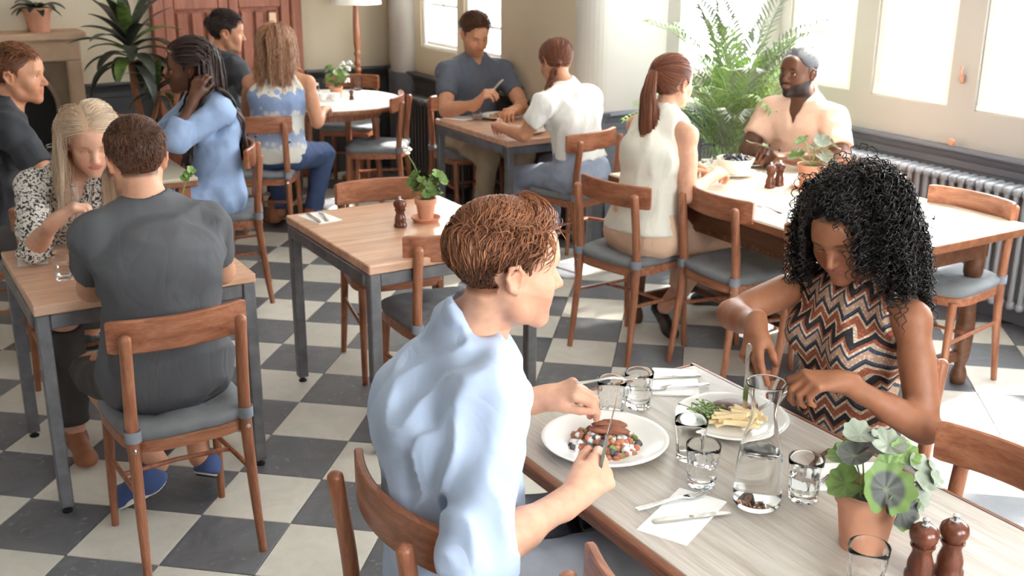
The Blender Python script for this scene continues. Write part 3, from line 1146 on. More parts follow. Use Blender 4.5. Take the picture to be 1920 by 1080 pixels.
def cutlery(kind, a, b, label, group, n=None):
    """handle end a -> tip end b (3d)"""
    src = _fk if kind == 'fork' else _kn
    if _cu[kind]:
        o = src; _cu[kind] = False
    else:
        o = src.copy(); COL.objects.link(o)
    a, b = np.array(a, float), np.array(b, float)
    x = nrm(b - a)
    z = np.array(n if n is not None else (0, 0, 1.0)); y = nrm(np.cross(z, x)); z = np.cross(x, y)
    s = np.linalg.norm(b - a) / (.19 if kind == 'fork' else .208)
    M = np.eye(4); M[:3, 0] = x * s; M[:3, 1] = y * s; M[:3, 2] = z * s; M[:3, 3] = a
    o.matrix_world = Matrix(M.tolist())
    return tag(o, label, kind, group)


ZN = ZT + .004
napkin(1.337, 1.517, .108, .205, math.radians(-64), 'white napkin with a fork and knife on it, front of the near table')
cutlery('fork', (1.262, 1.578, ZN), (1.44, 1.555, ZN), 'fork lying on the front white napkin', 'laid forks')
cutlery('knife', (1.262, 1.520, ZN), (1.425, 1.468, ZN), 'knife lying on the front white napkin', 'laid knives')
napkin(1.765, 2.065, .12, .18, math.radians(-38), 'white napkin at the far right corner of the near table')
cutlery('fork', (1.825, 2.0, ZN), (1.66, 2.055, ZN), 'fork on the napkin at the far corner of the near table', 'laid forks')
cutlery('knife', (1.845, 2.055, ZN), (1.70, 2.12, ZN), 'knife on the napkin at the far corner of the near table', 'laid knives')
napkin(1.745, 1.47, .12, .20, math.radians(62), 'white napkin behind the pelargonium leaves on the near table')
cutlery('fork', (1.845, 1.52, ZN), (1.665, 1.455, ZN), 'fork on the napkin behind the pelargonium', 'laid forks')
cutlery('knife', (1.815, 1.565, ZN), (1.625, 1.50, ZN), 'knife on the napkin behind the pelargonium', 'laid knives')
napkin(.500, 4.115, .10, .19, math.radians(-8), 'white napkin on the left pine table by the blonde woman')
cutlery('fork', (.525, 4.03, ZN), (.540, 4.20, ZN), 'fork on the left pine table napkin', 'laid forks')
cutlery('knife', (.500, 4.02, ZN), (.505, 4.205, ZN), 'knife on the left pine table napkin', 'laid knives')
napkin(1.598, 4.13, .11, .17, math.radians(10), 'white napkin on the empty middle table corner')
cutlery('fork', (1.60, 4.05, ZN), (1.63, 4.215, ZN), 'fork on the middle table napkin', 'laid forks')
cutlery('knife', (1.565, 4.045, ZN), (1.578, 4.225, ZN), 'knife on the middle table napkin', 'laid knives')
napkin(3.26, 5.99, .11, .17, math.radians(20), 'white napkin on the window table by the tumbler')
napkin(3.30, 3.30, .11, .18, math.radians(0), 'white napkin on the near side of the long table')
cutlery('fork', (3.28, 3.22, ZN), (3.29, 3.40, ZN), 'fork on the long table napkin', 'laid forks')

# plates
def make_plate(r=.146, well=.095, dp=.022):
    pr = [(0, 0), (well * .72, 0), (well * .76, .002), (well, .008), (r - .006, dp - .001), (r, dp), (r + .001, dp + .0025), (r - .003, dp + .004), (r - .012, dp + .0015), (well + .012, .0125), (well, .009), (well * .8, .0065), (0, .006)]
    return MB().lathe(pr, 72)


pl1 = tag(make_plate().build('dinner_plate', WHITEP, None, True, 50), 'white rimmed plate with diced salad in front of the blue shirted man', 'plate', 'white plates')
pl1.location = (1.385, 1.855, ZT)
pl2 = pl1.copy(); COL.objects.link(pl2)
tag(pl2, 'white plate with steak and fries in front of the zigzag top woman', 'plate', 'white plates'); pl2.location = (1.722, 1.80, ZT); pl2.scale = (.93, .93, .9)
for x, y, s, lb in ((3.49, 5.86, .9, 'white plate of food before the slate tee man at the window'), (3.35, 5.37, .85, 'white plate before the white tee woman at the window table'), (3.638, 3.908, .72, 'white plate under the bowl of mussels'), (3.87, 4.06, .85, 'white plate of food in front of the bearded man')):
    o = pl1.copy(); COL.objects.link(o); tag(o, lb, 'plate', 'white plates'); o.location = (x, y, ZT); o.scale = (s, s, s)


def blob(r, seed, n=8, amp=.25, sq=(1, 1, 1)):
    rr = np.random.default_rng(seed)
    v, f = lathe_geo([(0, -1)] + [(math.sin(t), -math.cos(t)) for t in np.linspace(0, PI, n // 2 + 2)[1:-1]] + [(0, 1)], n)
    v = np.array(v)
    K = rr.normal(size=(3, 3)) * 1.6
    d = 1 + amp * np.sin(v @ K).sum(1) / 3
    v = v * d[:, None] * r * np.array(sq)
    return v.tolist(), f


MEAT = plain('grilled_meat', lin(140, 84, 60), .55, var=.35, vscale=40, bump=.3, bscale=120)
TOMATO = plain('tomato_dice', lin(182, 108, 82), .4, var=.2, vscale=30)
FETA = plain('feta', lin(240, 238, 232), .7, bump=.2, bscale=200)
AUB = plain('dark_dice', lin(88, 84, 88), .5, var=.3, vscale=50)
GREEN = plain('herb_green', lin(116, 142, 78), .55, var=.2, vscale=40)
FRY = plain('fries', lin(238, 212, 164), .6, var=.12, vscale=25)
CHICK = plain('chickpea', lin(192, 140, 106), .55, var=.2, vscale=40)

rr = np.random.default_rng(5)
def dice(cx, cy, R, n, mats, z0=.742, hump=.02, size=(.006, .010)):
    for mname, mt, fr in mats:
        mb = MB()
        for i in range(int(n * fr)):
            a, q = rr.uniform(0, 2 * PI), math.sqrt(rr.uniform(0, 1))
            x, y = cx + R * q * math.cos(a), cy + R * q * math.sin(a)
            z = z0 + hump * (1 - q * q) * rr.uniform(.5, 1.1)
            v, f = blob(rr.uniform(*size), int(rr.integers(1e6)), 8, .3)
            A = Matrix.Rotation(rr.uniform(0, 3), 3, Vector(rr.normal(size=3)).normalized())
            mb.add([(Vector(p) @ A)[:] for p in v] if False else [tuple(A @ Vector(p) + Vector((x, y, z))) for p in v], f)
        o = mb.build(mname, mt, None, True, None)
        o['kind'] = 'stuff'
        yield o


for o, lb in zip(dice(1.385, 1.855, .083, 150, (('diced_tomato', TOMATO, .34), ('crumbled_cheese', FETA, .30), ('diced_aubergine', AUB, .14), ('salad_leaves', GREEN, .08), ('chickpeas', CHICK, .22))),
                 ('diced tomato in the salad on the near left plate', 'white crumbled cheese over the salad on the near left plate', 'dark diced vegetables in the near left salad', 'green herb bits in the near left salad', 'chickpeas in the salad on the near left plate')):
    o['label'] = lb; o['category'] = 'food'
for i, (dx, dy, a) in enumerate(((-.005, .01, .5), (.012, .0, .6), (.026, -.012, .4), (.015, .02, .75), (.033, .008, .55))):
    v, f = blob(1, 60 + i, 10, .2, (.034, .011, .009))
    o = MB().add(v, f).build('meat_strip', MEAT, None, True, None)
    o.location = (1.385 + dx, 1.855 + dy, .772 + .002 * i); o.rotation_euler = (.15 * (i - 2), .1, a - 1.2)
    tag(o, 'grilled meat strip lying on the diced salad', 'meat', 'meat strips on the salad')
# steak, fries, cress
v, f = blob(1, 11, 16, .28, (.052, .036, .011))
st = MB().add(v, f).build('steak', plain('steak', lin(96, 58, 44), .45, var=.35, vscale=40, bump=.3, bscale=140), None, True, None)
st.location = (1.752, 1.845, .757); st.rotation_euler = (0, .05, -.5); tag(st, 'brown grilled steak at the back of the fries plate', 'steak')
fm = MB().box(-.036, .036, -.0048, .0048, -.0048, .0048, .0014)
fry0 = None
for i in range(20):
    if fry0 is None:
        o = fry0 = fm.build('chip', FRY, None, False)
    else:
        o = fry0.copy(); COL.objects.link(o)
    u = i / 20
    o.location = (1.708 + rr.uniform(-.03, .034), 1.762 + rr.uniform(-.032, .030), .752 + .0016 * i)
    o.rotation_euler = (rr.uniform(-.2, .2), rr.uniform(-.25, .25), rr.uniform(-1.6, -.3)); o.scale = (rr.uniform(.75, 1.2), 1, 1)
    tag(o, 'pale potato chip in the heap on the steak plate', 'chip', 'chips on the steak plate')
cr = MB()
for i in range(60):
    x, y = 1.672 + rr.normal() * .016, 1.835 + rr.normal() * .018
    q = rr.uniform(.5, 1)
    cr.tube(smoothpath([(x, y, .748), (x + rr.normal() * .01, y + rr.normal() * .01, .758 + .01 * q), (x + rr.normal() * .016, y + rr.normal() * .016, .765 + .014 * q)], 2), .0011, 4)
    v, f = blob(.0045, i, 6, .2, (1, 1, .4)); e = cr.v[-1]
    cr.add([(p[0] + e[0], p[1] + e[1], p[2] + e[2]) for p in v], f)
o = cr.build('cress', GREEN, None); o['kind'] = 'stuff'; o['label'] = 'tangle of green cress beside the steak'; o['category'] = 'food'
for cx, cy, lb in ((3.49, 5.86, 'food heaped on the slate tee man\'s plate'), (3.35, 5.37, 'food on the white tee woman\'s plate'), (3.87, 4.06, 'reddish food on the bearded man\'s plate')):
    for o in dice(cx, cy, .07, 50, (('plated_food', CHICK, 1.0),), size=(.008, .014)):
        o['label'] = lb; o['category'] = 'food'
# bowl of mussels
bw = tag(MB().lathe([(0, 0), (.04, 0), (.045, .004), (.07, .028), (.088, .068), (.091, .078), (.088, .079), (.084, .068), (.066, .031), (.04, .010), (0, .008)], 48).build('bowl', plain('bowl_cream', lin(238, 230, 216), .3), None, True, 50),
         'white bowl heaped with dark mussels on the long table', 'bowl'); bw.location = (3.638, 3.908, ZT + .006)
MUS = plain('mussel_shell', lin(36, 36, 44), .25)
m0 = None
for i in range(22):
    if m0 is None:
        v, f = blob(1, 3, 10, .1, (.024, .013, .008)); o = m0 = MB().add(v, f).build('mussel', MUS, None, True, None)
    else:
        o = m0.copy(); COL.objects.link(o)
    a, q = rr.uniform(0, 2 * PI), math.sqrt(rr.uniform(0, 1))
    o.location = (3.638 + .064 * q * math.cos(a), 3.908 + .064 * q * math.sin(a), ZT + .072 + .018 * (1 - q * q)); o.rotation_euler = (rr.uniform(-.7, .7), rr.uniform(-.7, .7), rr.uniform(0, 6))
    tag(o, 'dark mussel shell in the white bowl', 'mussel', 'mussels in the white bowl')


# pepper and salt mills
def make_mill():
    t = empty('pepper_mill', 'x', 'mill')
    WM = wood('mill_wood', lin(66, 32, 22), lin(96, 50, 34), lin(122, 68, 48), axis=2, rough=.22, scale=6, stretch=6)
    MB().lathe([(0, 0), (.0255, 0), (.027, .003), (.0265, .012), (.023, .017), (.0235, .022), (.0235, .034), (.020, .046), (.0172, .056), (.0185, .064), (.0225, .069), (.0225, .0725), (.0, .0725)], 32).build('mill_body', WM, t, True, 50)
    MB().lathe([(0, .073), (.019, .073), (.0195, .077), (.0245, .083), (.0268, .093), (.0245, .103), (.017, .110), (.008, .112), (0, .112)], 32).build('mill_head', WM, t, True, 50)
    MB().lathe([(0, .1115), (.009, .112), (.009, .114), (.005, .116), (.0045, .119), (.0065, .121), (.0065, .124), (.003, .126), (0, .126)], 16).build('mill_knob', CHROME, t, True, 50)
    return t


mill = make_mill()
mill.location = (1.566, 1.117, ZT); mill['label'] = 'dark wooden pepper mill at bottom right, the left one of the near pair'; mill['group'] = 'turned wooden mills'
for x, y, lb, s in ((1.625, 1.098, 'dark wooden mill at bottom right, the right one of the near pair', 1.0), (1.825, 3.847, 'short wooden mill beside the geranium on the middle table', .98), (3.593, 3.62, 'wooden mill on the long table, left of two', .95), (3.661, 3.632, 'wooden mill on the long table, right of two', .95), (2.98, 7.0, 'tiny mill by the flowers on the round table', .6)):
    dup(mill, lb, (x, y, ZT), .4, 'turned wooden mills', (s, s, s))


# =================================================================== plants
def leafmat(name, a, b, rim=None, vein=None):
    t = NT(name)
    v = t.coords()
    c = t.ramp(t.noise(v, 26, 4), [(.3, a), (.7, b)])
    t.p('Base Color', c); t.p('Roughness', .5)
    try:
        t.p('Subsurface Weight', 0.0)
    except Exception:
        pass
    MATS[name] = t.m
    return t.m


LGREEN = leafmat('geranium_leaf', lin(92, 122, 58), lin(128, 156, 84))
LPALE = leafmat('pale_leaf', lin(116, 122, 106), lin(152, 158, 140))
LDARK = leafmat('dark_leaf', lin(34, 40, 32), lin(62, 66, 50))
LDARK2 = leafmat('dark_leaf_green', lin(60, 74, 40), lin(110, 140, 62))  # greener, paler variant of the dark leaf colour
LPALM = leafmat('palm_leaf', lin(104, 142, 66), lin(178, 200, 136))
STEMG = plain('green_stem', lin(128, 156, 84), .5)
_t = NT('pelargonium_leaf')
_v = _t.coords()
_sp = _t.n('ShaderNodeVectorMath', {0: _v}, operation='LENGTH')
_c1 = _t.ramp(_t.math('MULTIPLY', _sp.outputs['Value'], 26.0), [(.0, lin(96, 112, 72)), (.2, lin(76, 78, 70)), (.80, lin(70, 70, 68)), (.93, lin(92, 112, 64)), (1.0, lin(102, 126, 66))])
_t.p('Base Color', _c1); _t.p('Roughness', .55)
LPEL = _t.m


def leaf_round(r, m, seed, lobes=9, cup=.25, name='leaf'):
    rr2 = np.random.default_rng(seed)
    n, k = 54, 6
    v, f = [(0, 0, 0)], []
    for i in range(1, k + 1):
        q = i / k
        for j in range(n):
            a = 2 * PI * j / n
            gap = abs(math.atan2(math.sin(a + PI / 2), math.cos(a + PI / 2)))
            notch = 1 - .55 * math.exp(-(gap / .16) ** 2)
            rad = r * q * notch * (1 + .055 * q * math.cos(lobes * a) + .03 * math.sin(3 * a + seed))
            z = cup * r * q * q + .055 * r * q * math.cos(lobes * a) + .10 * r * q * math.sin(2 * a + seed)
            v.append((rad * math.cos(a), rad * math.sin(a), z))
    for j in range(n):
        f.append((0, 1 + j, 1 + (j + 1) % n))
    for i in range(k - 1):
        for j in range(n):
            f.append((1 + i * n + j, 1 + (i + 1) * n + j, 1 + (i + 1) * n + (j + 1) % n, 1 + i * n + (j + 1) % n))
    V = v + [(x, y, z - .0009) for x, y, z in v]
    N0 = len(v)
    F = f + [tuple(reversed([q + N0 for q in p])) for p in f]
    o = mk(name, V, F, m, None, True)
    return o


def set_dir(o, loc, normal, tipdir, s=1.0):
    z = nrm(normal); y = np.array(tipdir, float); y = nrm(y - z * (y @ z)); x = np.cross(y, z)
    M = np.eye(4); M[:3, 0] = x * s; M[:3, 1] = y * s; M[:3, 2] = z * s; M[:3, 3] = loc
    o.matrix_local = Matrix(M.tolist())


RI = np.array([math.cos(_yaw), -math.sin(_yaw), 0])       # screen right, screen depth on the floor
AW = np.array([math.sin(_yaw), math.cos(_yaw), 0])


def pot(t, r1, r0, h, m=None, rim=.22, saucer=False):
    m = m or TERRA
    z0 = .012 if saucer else 0
    MB().lathe([(0, z0), (r0, z0), (r0 + (r1 - r0) * (1 - rim), z0 + h * (1 - rim)), (r1 + .002, z0 + h * (1 - rim) + .002), (r1 + .004, z0 + h - .003), (r1 + .002, z0 + h), (r1 - .004, z0 + h - .001), (r1 - .008, z0 + h * (1 - rim)), (r1 - .010, z0 + h * .8), (0, z0 + h * .78)], 40).build('pot', m, t, True, 40)
    MB().lathe([(0, z0 + h * .86), (r1 * .5, z0 + h * .87), (r1 - .006, z0 + h * .84)], 24).build('soil', SOIL, t)
    if saucer:
        MB().lathe([(0, 0), (r1 * 1.15, 0), (r1 * 1.42, .014), (r1 * 1.45, .018), (r1 * 1.36, .019), (r1 * 1.12, .006), (0, .006)], 40).build('saucer', m, t, True, 40)


# near pelargonium
pp = empty('pelargonium', 'pelargonium with round grey green leaves in a terracotta pot on the near table', 'plant', (1.565, 1.25, ZT))
pot(pp, .060, .043, .125)
top = np.array([0, 0, .11])
specs = [(-.040, .066, -.015, .034, LPEL, (-.1, -.2, 1)), (.004, .028, -.075, .050, LPEL, (.1, -.9, .55)), (-.062, .024, -.045, .034, LDARK2, (-.5, -.5, .7)), (.036, -.012, -.078, .036, LPEL, (.3, -.9, .35)),
         (.085, .032, -.02, .038, LPALE, (.5, -.5, .6)), (.115, .020, .0, .030, LPALE, (.7, -.3, .5)), (.03, .078, .01, .036, LPALE, (.1, -.3, .95)), (.06, .062, .0, .030, LGREEN, (.2, -.5, .9)), (-.02, .088, .03, .032, LPALE, (0, -.3, .95)), (.02, .050, -.03, .026, LGREEN, (0, -.6, .8)), (-.05, .050, .02, .030, LGREEN, (-.4, -.2, .9)), (.075, .0, -.05, .028, LPALE, (.6, -.6, .3))]
for i, (a, z, b, r, m, n) in enumerate(specs):
    loc = RI * a + AW * b + np.array([0, 0, .135 + z])
    nn = RI * n[0] + AW * n[1] + np.array([0, 0, n[2]])
    lf = leaf_round(r, m, i); lf.parent = pp
    set_dir(lf, loc, nn, RI * a + np.array([0, 0, .02]) - AW * .01)
    MB().tube(smoothpath([(RI * a * .12).tolist(), (RI * a * .5 + AW * b * .4 + np.array([0, 0, .10 + z * .6])).tolist(), (loc - nrm(nn) * .003).tolist()], 4) + np.array([0, 0, 0.0]), .0018, 6).build('stem', STEMG, pp)

# middle geranium with saucer and white flower
def geranium(t, s, seed, flower=None, n=26, spread=1.0, m=None, hgt=1.0, base=.085):
    r2 = np.random.default_rng(seed)
    for i in range(n):
        a = r2.uniform(0, 2 * PI); q = math.sqrt(r2.uniform(.02, 1))
        h = r2.uniform(.01, .10) * hgt * s
        loc = np.array([math.cos(a) * q * .055 * s * spread, math.sin(a) * q * .055 * s * spread, base + h])
        lf = leaf_round(r2.uniform(.016, .026) * s, (m or [LGREEN, LGREEN, LDARK2])[i % len(m or [1, 1, 1])], i, 7, .3); lf.parent = t
        set_dir(lf, loc, (math.cos(a) * q * .8, math.sin(a) * q * .8, .7), (math.cos(a), math.sin(a), .1))
        MB().tube([(0, 0, base - .01), tuple(loc * [.6, .6, 1] - np.array([0, 0, .015])), tuple(loc)], .0014, 5).build('stem', STEMG, t)
    if flower:
        for (dx, dy, h) in flower:
            p = RI * dx + AW * dy + np.array([0, 0, h])
            MB().tube(smoothpath([(0, 0, base), tuple(p * [.45, .45, .6] + np.array([0, 0, base * .4])), tuple(p)], 4), .0018, 6).build('flower_stem', STEMG, t)
            for k in range(8):
                v, f = blob(.009 * s, k, 8, .2, (1, 1, .7))
                o = MB().add(v, f).build('blossom', plain('white_petal', lin(244, 240, 236), .6), t, True, None)
                o.location = tuple(p + r2.normal(size=3) * .009 * s)


g1 = empty('geranium', 'green geranium with one white flower, terracotta pot and saucer, middle table', 'plant', (1.953, 3.875, ZT))
pot(g1, .042, .030, .085, saucer=True, rim=.3)
geranium(g1, 1.0, 4, [(-.075, .0, .285)], 30, 1.0, hgt=1.0, base=.095)
for a_, b_, h_, r_ in ((.055, 0, .185, .026), (.068, .01, .165, .024), (.045, -.02, .20, .02), (-.045, 0, .165, .024), (-.06, .01, .155, .020), (.03, 0, .175, .02)):
    lf = leaf_round(r_, LGREEN, int(h_ * 1e3), 7, .3); lf.parent = g1
    loc = RI * a_ + AW * b_ + np.array([0, 0, h_]); set_dir(lf, loc, RI * a_ * 8 - AW * .5 + np.array([0, 0, .6]), RI * a_)
    MB().tube(smoothpath([(0, 0, .095), tuple(loc * [.4, .4, .8]), tuple(loc)], 3), .0016, 5).build('stem', STEMG, g1)
g2 = empty('flower_pot', 'small pot of white flowers on the round table', 'plant', (2.93, 7.15, ZT))
pot(g2, .045, .034, .075)
geranium(g2, 1.15, 9, [(.05, 0, .22), (.075, .02, .20), (.03, .02, .19), (.06, -.02, .16), (.09, 0, .235), (.085, -.01, .12)], 20, 1.3, base=.08)
g3 = empty('potted_seedling', 'pale leaved plant in a terracotta pot between the mills and the curly hair', 'plant', (3.754, 3.528, ZT))
pot(g3, .062, .048, .10, saucer=True)
geranium(g3, 1.5, 12, None, 12, 1.3, [LPALE, LGREEN, LPALE], hgt=.9, base=.11)
g4 = empty('table_plant', 'small green plant hidden behind the grey t-shirt man, one leaf showing', 'plant', (1.06, 4.12, ZT))
pot(g4, .045, .034, .08)
geranium(g4, 1.0, 15, None, 14, 1.0, hgt=.8, base=.085)
sd = MB().tube(smoothpath([(0, 0, .09), (-.01, .0, .16), (.02, .01, .235)], 3), .0018, 6); sd.build('stem', STEMG, g4)
for i in range(3):
    lf = leaf_round(.018, LGREEN, i, 5, .3); lf.parent = g4; set_dir(lf, (.02 + .012 * i - .012, .01, .225 + .014 * i), (.2 * (i - 1), -.7, .6), (.3 * (i - 1), 0, 1))


def blade(L, w, droop, m, parent, loc, az, el, name='leaf', fold=.25, nseg=12):
    """sword shaped leaf that arches over"""
    v, f = [], []
    d = np.array([math.cos(az), math.sin(az), 0]); sd_ = np.array([-math.sin(az), math.cos(az), 0])
    p = np.zeros(3); e = el
    for i in range(nseg + 1):
        u = i / nseg
        ww = w * (math.sin(PI * min(1, u * .92 + .08)) ** .7) * (1 if u < .98 else .1)
        up = -d * math.sin(e) + np.array([0, 0, math.cos(e)])
        for k, (a, b) in enumerate(((-1, fold), (0, 0), (1, fold))):
            v.append(tuple(p + sd_ * a * ww + up * b * ww))
        for a, b in ((-1, fold), (0, 0), (1, fold)):
            v.append(tuple(p + sd_ * a * ww + up * (b * ww - .0016)))
        e -= droop / nseg
        p = p + (d * math.cos(e) + np.array([0, 0, math.sin(e)])) * L / nseg
    for i in range(nseg):
        a = i * 6; b = a + 6
        f += [(a, a + 1, b + 1, b), (a + 1, a + 2, b + 2, b + 1), (a + 4, a + 3, b + 3, b + 4), (a + 5, a + 4, b + 4, b + 5), (a + 3, a, b, b + 3), (a + 2, a + 5, b + 5, b + 2)]
    o = mk(name, v, f, m, parent, True, 50)
    o.location = loc
    return o


# dark dracaena near the fireplace
dr = empty('dracaena', 'tall dark leaved dracaena with a bare brown trunk, between fireplace and door', 'plant', (1.70, 7.60, 0))
MB().lathe([(0, 0), (.13, 0), (.17, .30), (.18, .31), (.165, .32), (.15, .28), (0, .27)], 32).build('pot', plain('dark_pot', lin(60, 56, 54), .6), dr, True, 40)
MB().tube(smoothpath([(0, 0, .27), (.015, 0, .55), (-.01, 0, .80), (-.02, 0, 1.02)], 4), np.linspace(.028, .021, 13), 10).build('trunk', plain('bark', lin(150, 100, 72), .8, var=.2, vscale=30, bump=.4, bscale=60), dr)
r3 = np.random.default_rng(21)
for i in range(36):
    az = i * 2.399 + r3.uniform(-.2, .2); q = i / 36
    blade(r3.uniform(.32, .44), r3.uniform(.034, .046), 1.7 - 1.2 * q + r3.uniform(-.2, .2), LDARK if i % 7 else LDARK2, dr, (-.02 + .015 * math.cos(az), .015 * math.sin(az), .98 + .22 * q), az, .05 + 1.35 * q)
MB().tube(smoothpath([(.015, 0, .5), (.09, -.03, .64), (.13, -.05, .80)], 4), np.linspace(.018, .014, 9), 8).build('side_stem', MATS['bark'], dr)
for i in range(18):
    az = i * 2.399; q = i / 18
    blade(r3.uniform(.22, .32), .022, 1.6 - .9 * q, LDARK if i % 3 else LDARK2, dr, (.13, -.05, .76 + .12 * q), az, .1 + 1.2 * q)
# small potted plant on the mantel
mp = empty('mantel_plant', 'dark leaved plant in a terracotta pot on the stone mantel shelf', 'plant', (1.19, 7.93, 1.19))
pot(mp, .088, .066, .155)
for i in range(16):
    az = i * 2.399
    blade(r3.uniform(.14, .22), .026, 1.5, LDARK, mp, (.01 * math.cos(az), .01 * math.sin(az), .135), az, .5 + .6 * (i / 16))


# pale areca palm in the bay corner
def frond(L, az, el, droop, parent, loc, m, seed):
    r4 = np.random.default_rng(seed)
    d = np.array([math.cos(az), math.sin(az), 0]); sd_ = np.array([-math.sin(az), math.cos(az), 0])
    p = np.zeros(3); e = el; n = 26
    P, E = [p], [e]
    for i in range(n):
        e -= droop / n * (0.4 + 1.2 * i / n)
        p = p + (d * math.cos(e) + np.array([0, 0, math.sin(e)])) * L / n
        P.append(p); E.append(e)
    mb = MB().tube(P, np.linspace(.006, .0015, n + 1), 5)
    for i in range(5, n + 1):
        u = i / n
        ll = .20 * L / .9 * math.sin(PI * (.12 + .82 * u)) ** .8 + .02
        w = .0075
        tan = d * math.cos(E[i]) + np.array([0, 0, math.sin(E[i])]); up = -d * math.sin(E[i]) + np.array([0, 0, math.cos(E[i])])
        for s in (-1, 1):
            a0 = .75 + r4.uniform(-.12, .12)
            b = nrm(sd_ * s * math.sin(a0) + tan * math.cos(a0) + up * .25)
            q0 = P[i]; q1 = q0 + b * ll * .5 + up * .01; q2 = q0 + b * ll - np.array([0, 0, .12 * ll + r4.uniform(0, .02)])
            ww = nrm(np.cross(b, up)) * w
            k = len(mb.v)
            mb.v += [tuple(q0), tuple(q1 + ww), tuple(q2), tuple(q1 - ww), tuple(q1 + up * .003)]
            mb.f += [(k, k + 1, k + 4), (k + 1, k + 2, k + 4), (k + 2, k + 3, k + 4), (k + 3, k, k + 4)]
    o = mb.build('frond', m, parent, True, None)
    o.location = loc
    return o


pm = empty('areca_palm', 'tall feathery green palm before the bay windows, beside the bearded man', 'plant', (4.30, 4.64, 0))
MB().lathe([(0, 0), (.13, 0), (.165, .30), (.17, .31), (.155, .31), (.14, .26), (0, .25)], 32).build('pot', plain('palm_pot', lin(206, 196, 180), .5), pm, True, 40)
for i in range(40):
    az = i * 2.399 + .3; q = (i % 10) / 10
    wall_ = math.cos(az - .60) > 0
    L_ = r3.uniform(.62, .95) * (.56 if wall_ else .90)
    frond(L_, az, .98 + .55 * q + r3.uniform(-.1, .1), 1.35 - .65 * q, pm, (.04 * math.cos(az), .04 * math.sin(az), .34 + .62 * r3.uniform(0, 1)), LPALM if i % 3 else LPALE, i)
for i in range(14):
    az = i * 2.399
    frond(r3.uniform(.50, .75), az, 1.36 + r3.uniform(-.12, .12), .55, pm, (.06 * math.cos(az), .06 * math.sin(az), r3.uniform(.55, .95)), LPALM if i % 2 else LPALE, 100 + i)
for i in range(6):
    az = i * 1.05
    MB().tube([(.04 * math.cos(az), .04 * math.sin(az), .24), (.06 * math.cos(az), .06 * math.sin(az), .75)], [.012, .008], 8).build('cane', plain('cane', lin(150, 160, 96), .5), pm)

# =================================================================== floor lamp, small things
fl_ = empty('floor_lamp', 'floor lamp with a turned wooden pole and white drum shade in the corner', 'lamp', (3.36, 7.75, 0))
MB().lathe([(0, 0), (.15, 0), (.155, .02), (.13, .035), (.05, .05), (.03, .08), (0, .09)], 32).build('base', CHAIRW, fl_, True, 40)
pr = [(0, .06), (.024, .08)]
for i in range(8):
    z = .62 + .05 * i
for z in np.arange(.10, .56, .115):
    pr += [(.020, z), (.027, z + .05), (.020, z + .10)]
for z in (.66, .71, .76, .81, .86, .93):
    pr += [(.018, z), (.024, z + .012), (.026, z + .022), (.024, z + .032), (.018, z + .044)]
pr += [(.018, .98), (.025, 1.02), (.026, 1.12), (.021, 1.30), (.012, 1.34), (.010, 1.42), (0, 1.42)]
MB().lathe(sorted(pr, key=lambda q: q[1]), 20).build('pole', CHAIRW, fl_)
MB().lathe([(.188, 1.315), (.190, 1.315), (.150, 1.60), (.148, 1.60)], 40, closed=True).build('shade', LAMPW, fl_, True, 40)
MB().lathe([(0, 1.40), (.03, 1.42), (.03, 1.48), (0, 1.52)], 16).build('bulb', WHITEP, fl_)
mg = MB().lathe([(0, .003), (.030, 0), (.040, .004), (.042, .02), (.042, .085), (.0435, .088), (.0395, .088), (.038, .085), (.038, .012), (0, .010)], 40)
mug = empty('mug', 'white mug of pale pink drink in front of the blonde woman', 'mug', (.93, 4.03, ZT), 0)
mg.build('mug_body', plain('mug_glaze', lin(232, 226, 216), .3), mug, True, 50)
MB().lathe([(0, .078), (.0385, .078)], 32).build('drink', plain('pink_drink', lin(206, 160, 138), .3), mug)
MB().tube(smoothpath([(.04, 0, .07), (.065, 0, .066), (.068, 0, .04), (.04, 0, .022)], 4), .005, 8).build('mug_handle', MATS['mug_glaze'], mug)
c0 = None
for i, (x, y) in enumerate(((2.79, 7.06), (2.86, 7.00))):
    o = MB().lathe([(0, .002), (.022, 0), (.026, .01), (.035, .055), (.033, .055), (.024, .012), (0, .008)], 24).build('small_cup', WHITEP, None, True, 50)
    o.location = (x, y, ZT); tag(o, ('small white cup by the woman\'s elbow on the round table', 'small white cup nearest the flower pot on the round table')[i], 'cup', 'cups on the round table')

# =================================================================== people: implicit surfaces
def V3(*a):
    return np.array(a, float)


def nrm(v):
    v = np.asarray(v, float)
    return v / (np.linalg.norm(v) + 1e-12)


def mkfast(name, V, Q, m, parent=None, col=None, smooth=True):
    me = bpy.data.meshes.new(name)
    V = np.ascontiguousarray(V, np.float32)
    Q = np.ascontiguousarray(Q, np.int32)
    k = Q.shape[1]
    me.vertices.add(len(V))
    me.vertices.foreach_set('co', V.ravel())
    me.loops.add(Q.size)
    me.loops.foreach_set('vertex_index', Q.ravel())
    me.polygons.add(len(Q))
    me.polygons.foreach_set('loop_start', np.arange(0, Q.size, k, dtype=np.int32))
    me.polygons.foreach_set('loop_total', np.full(len(Q), k, np.int32))
    me.update(calc_edges=True)
    if smooth:
        me.polygons.foreach_set('use_smooth', np.ones(len(Q), bool))
    if col is not None:
        a = me.color_attributes.new('Col', 'FLOAT_COLOR', 'POINT')
        a.data.foreach_set('color', np.ascontiguousarray(col, np.float32).ravel())
    me.validate()
    o = bpy.data.objects.new(name, me)
    COL.objects.link(o)
    if m is not None:
        me.materials.append(m)
    if parent is not None:
        o.parent = parent
    return o


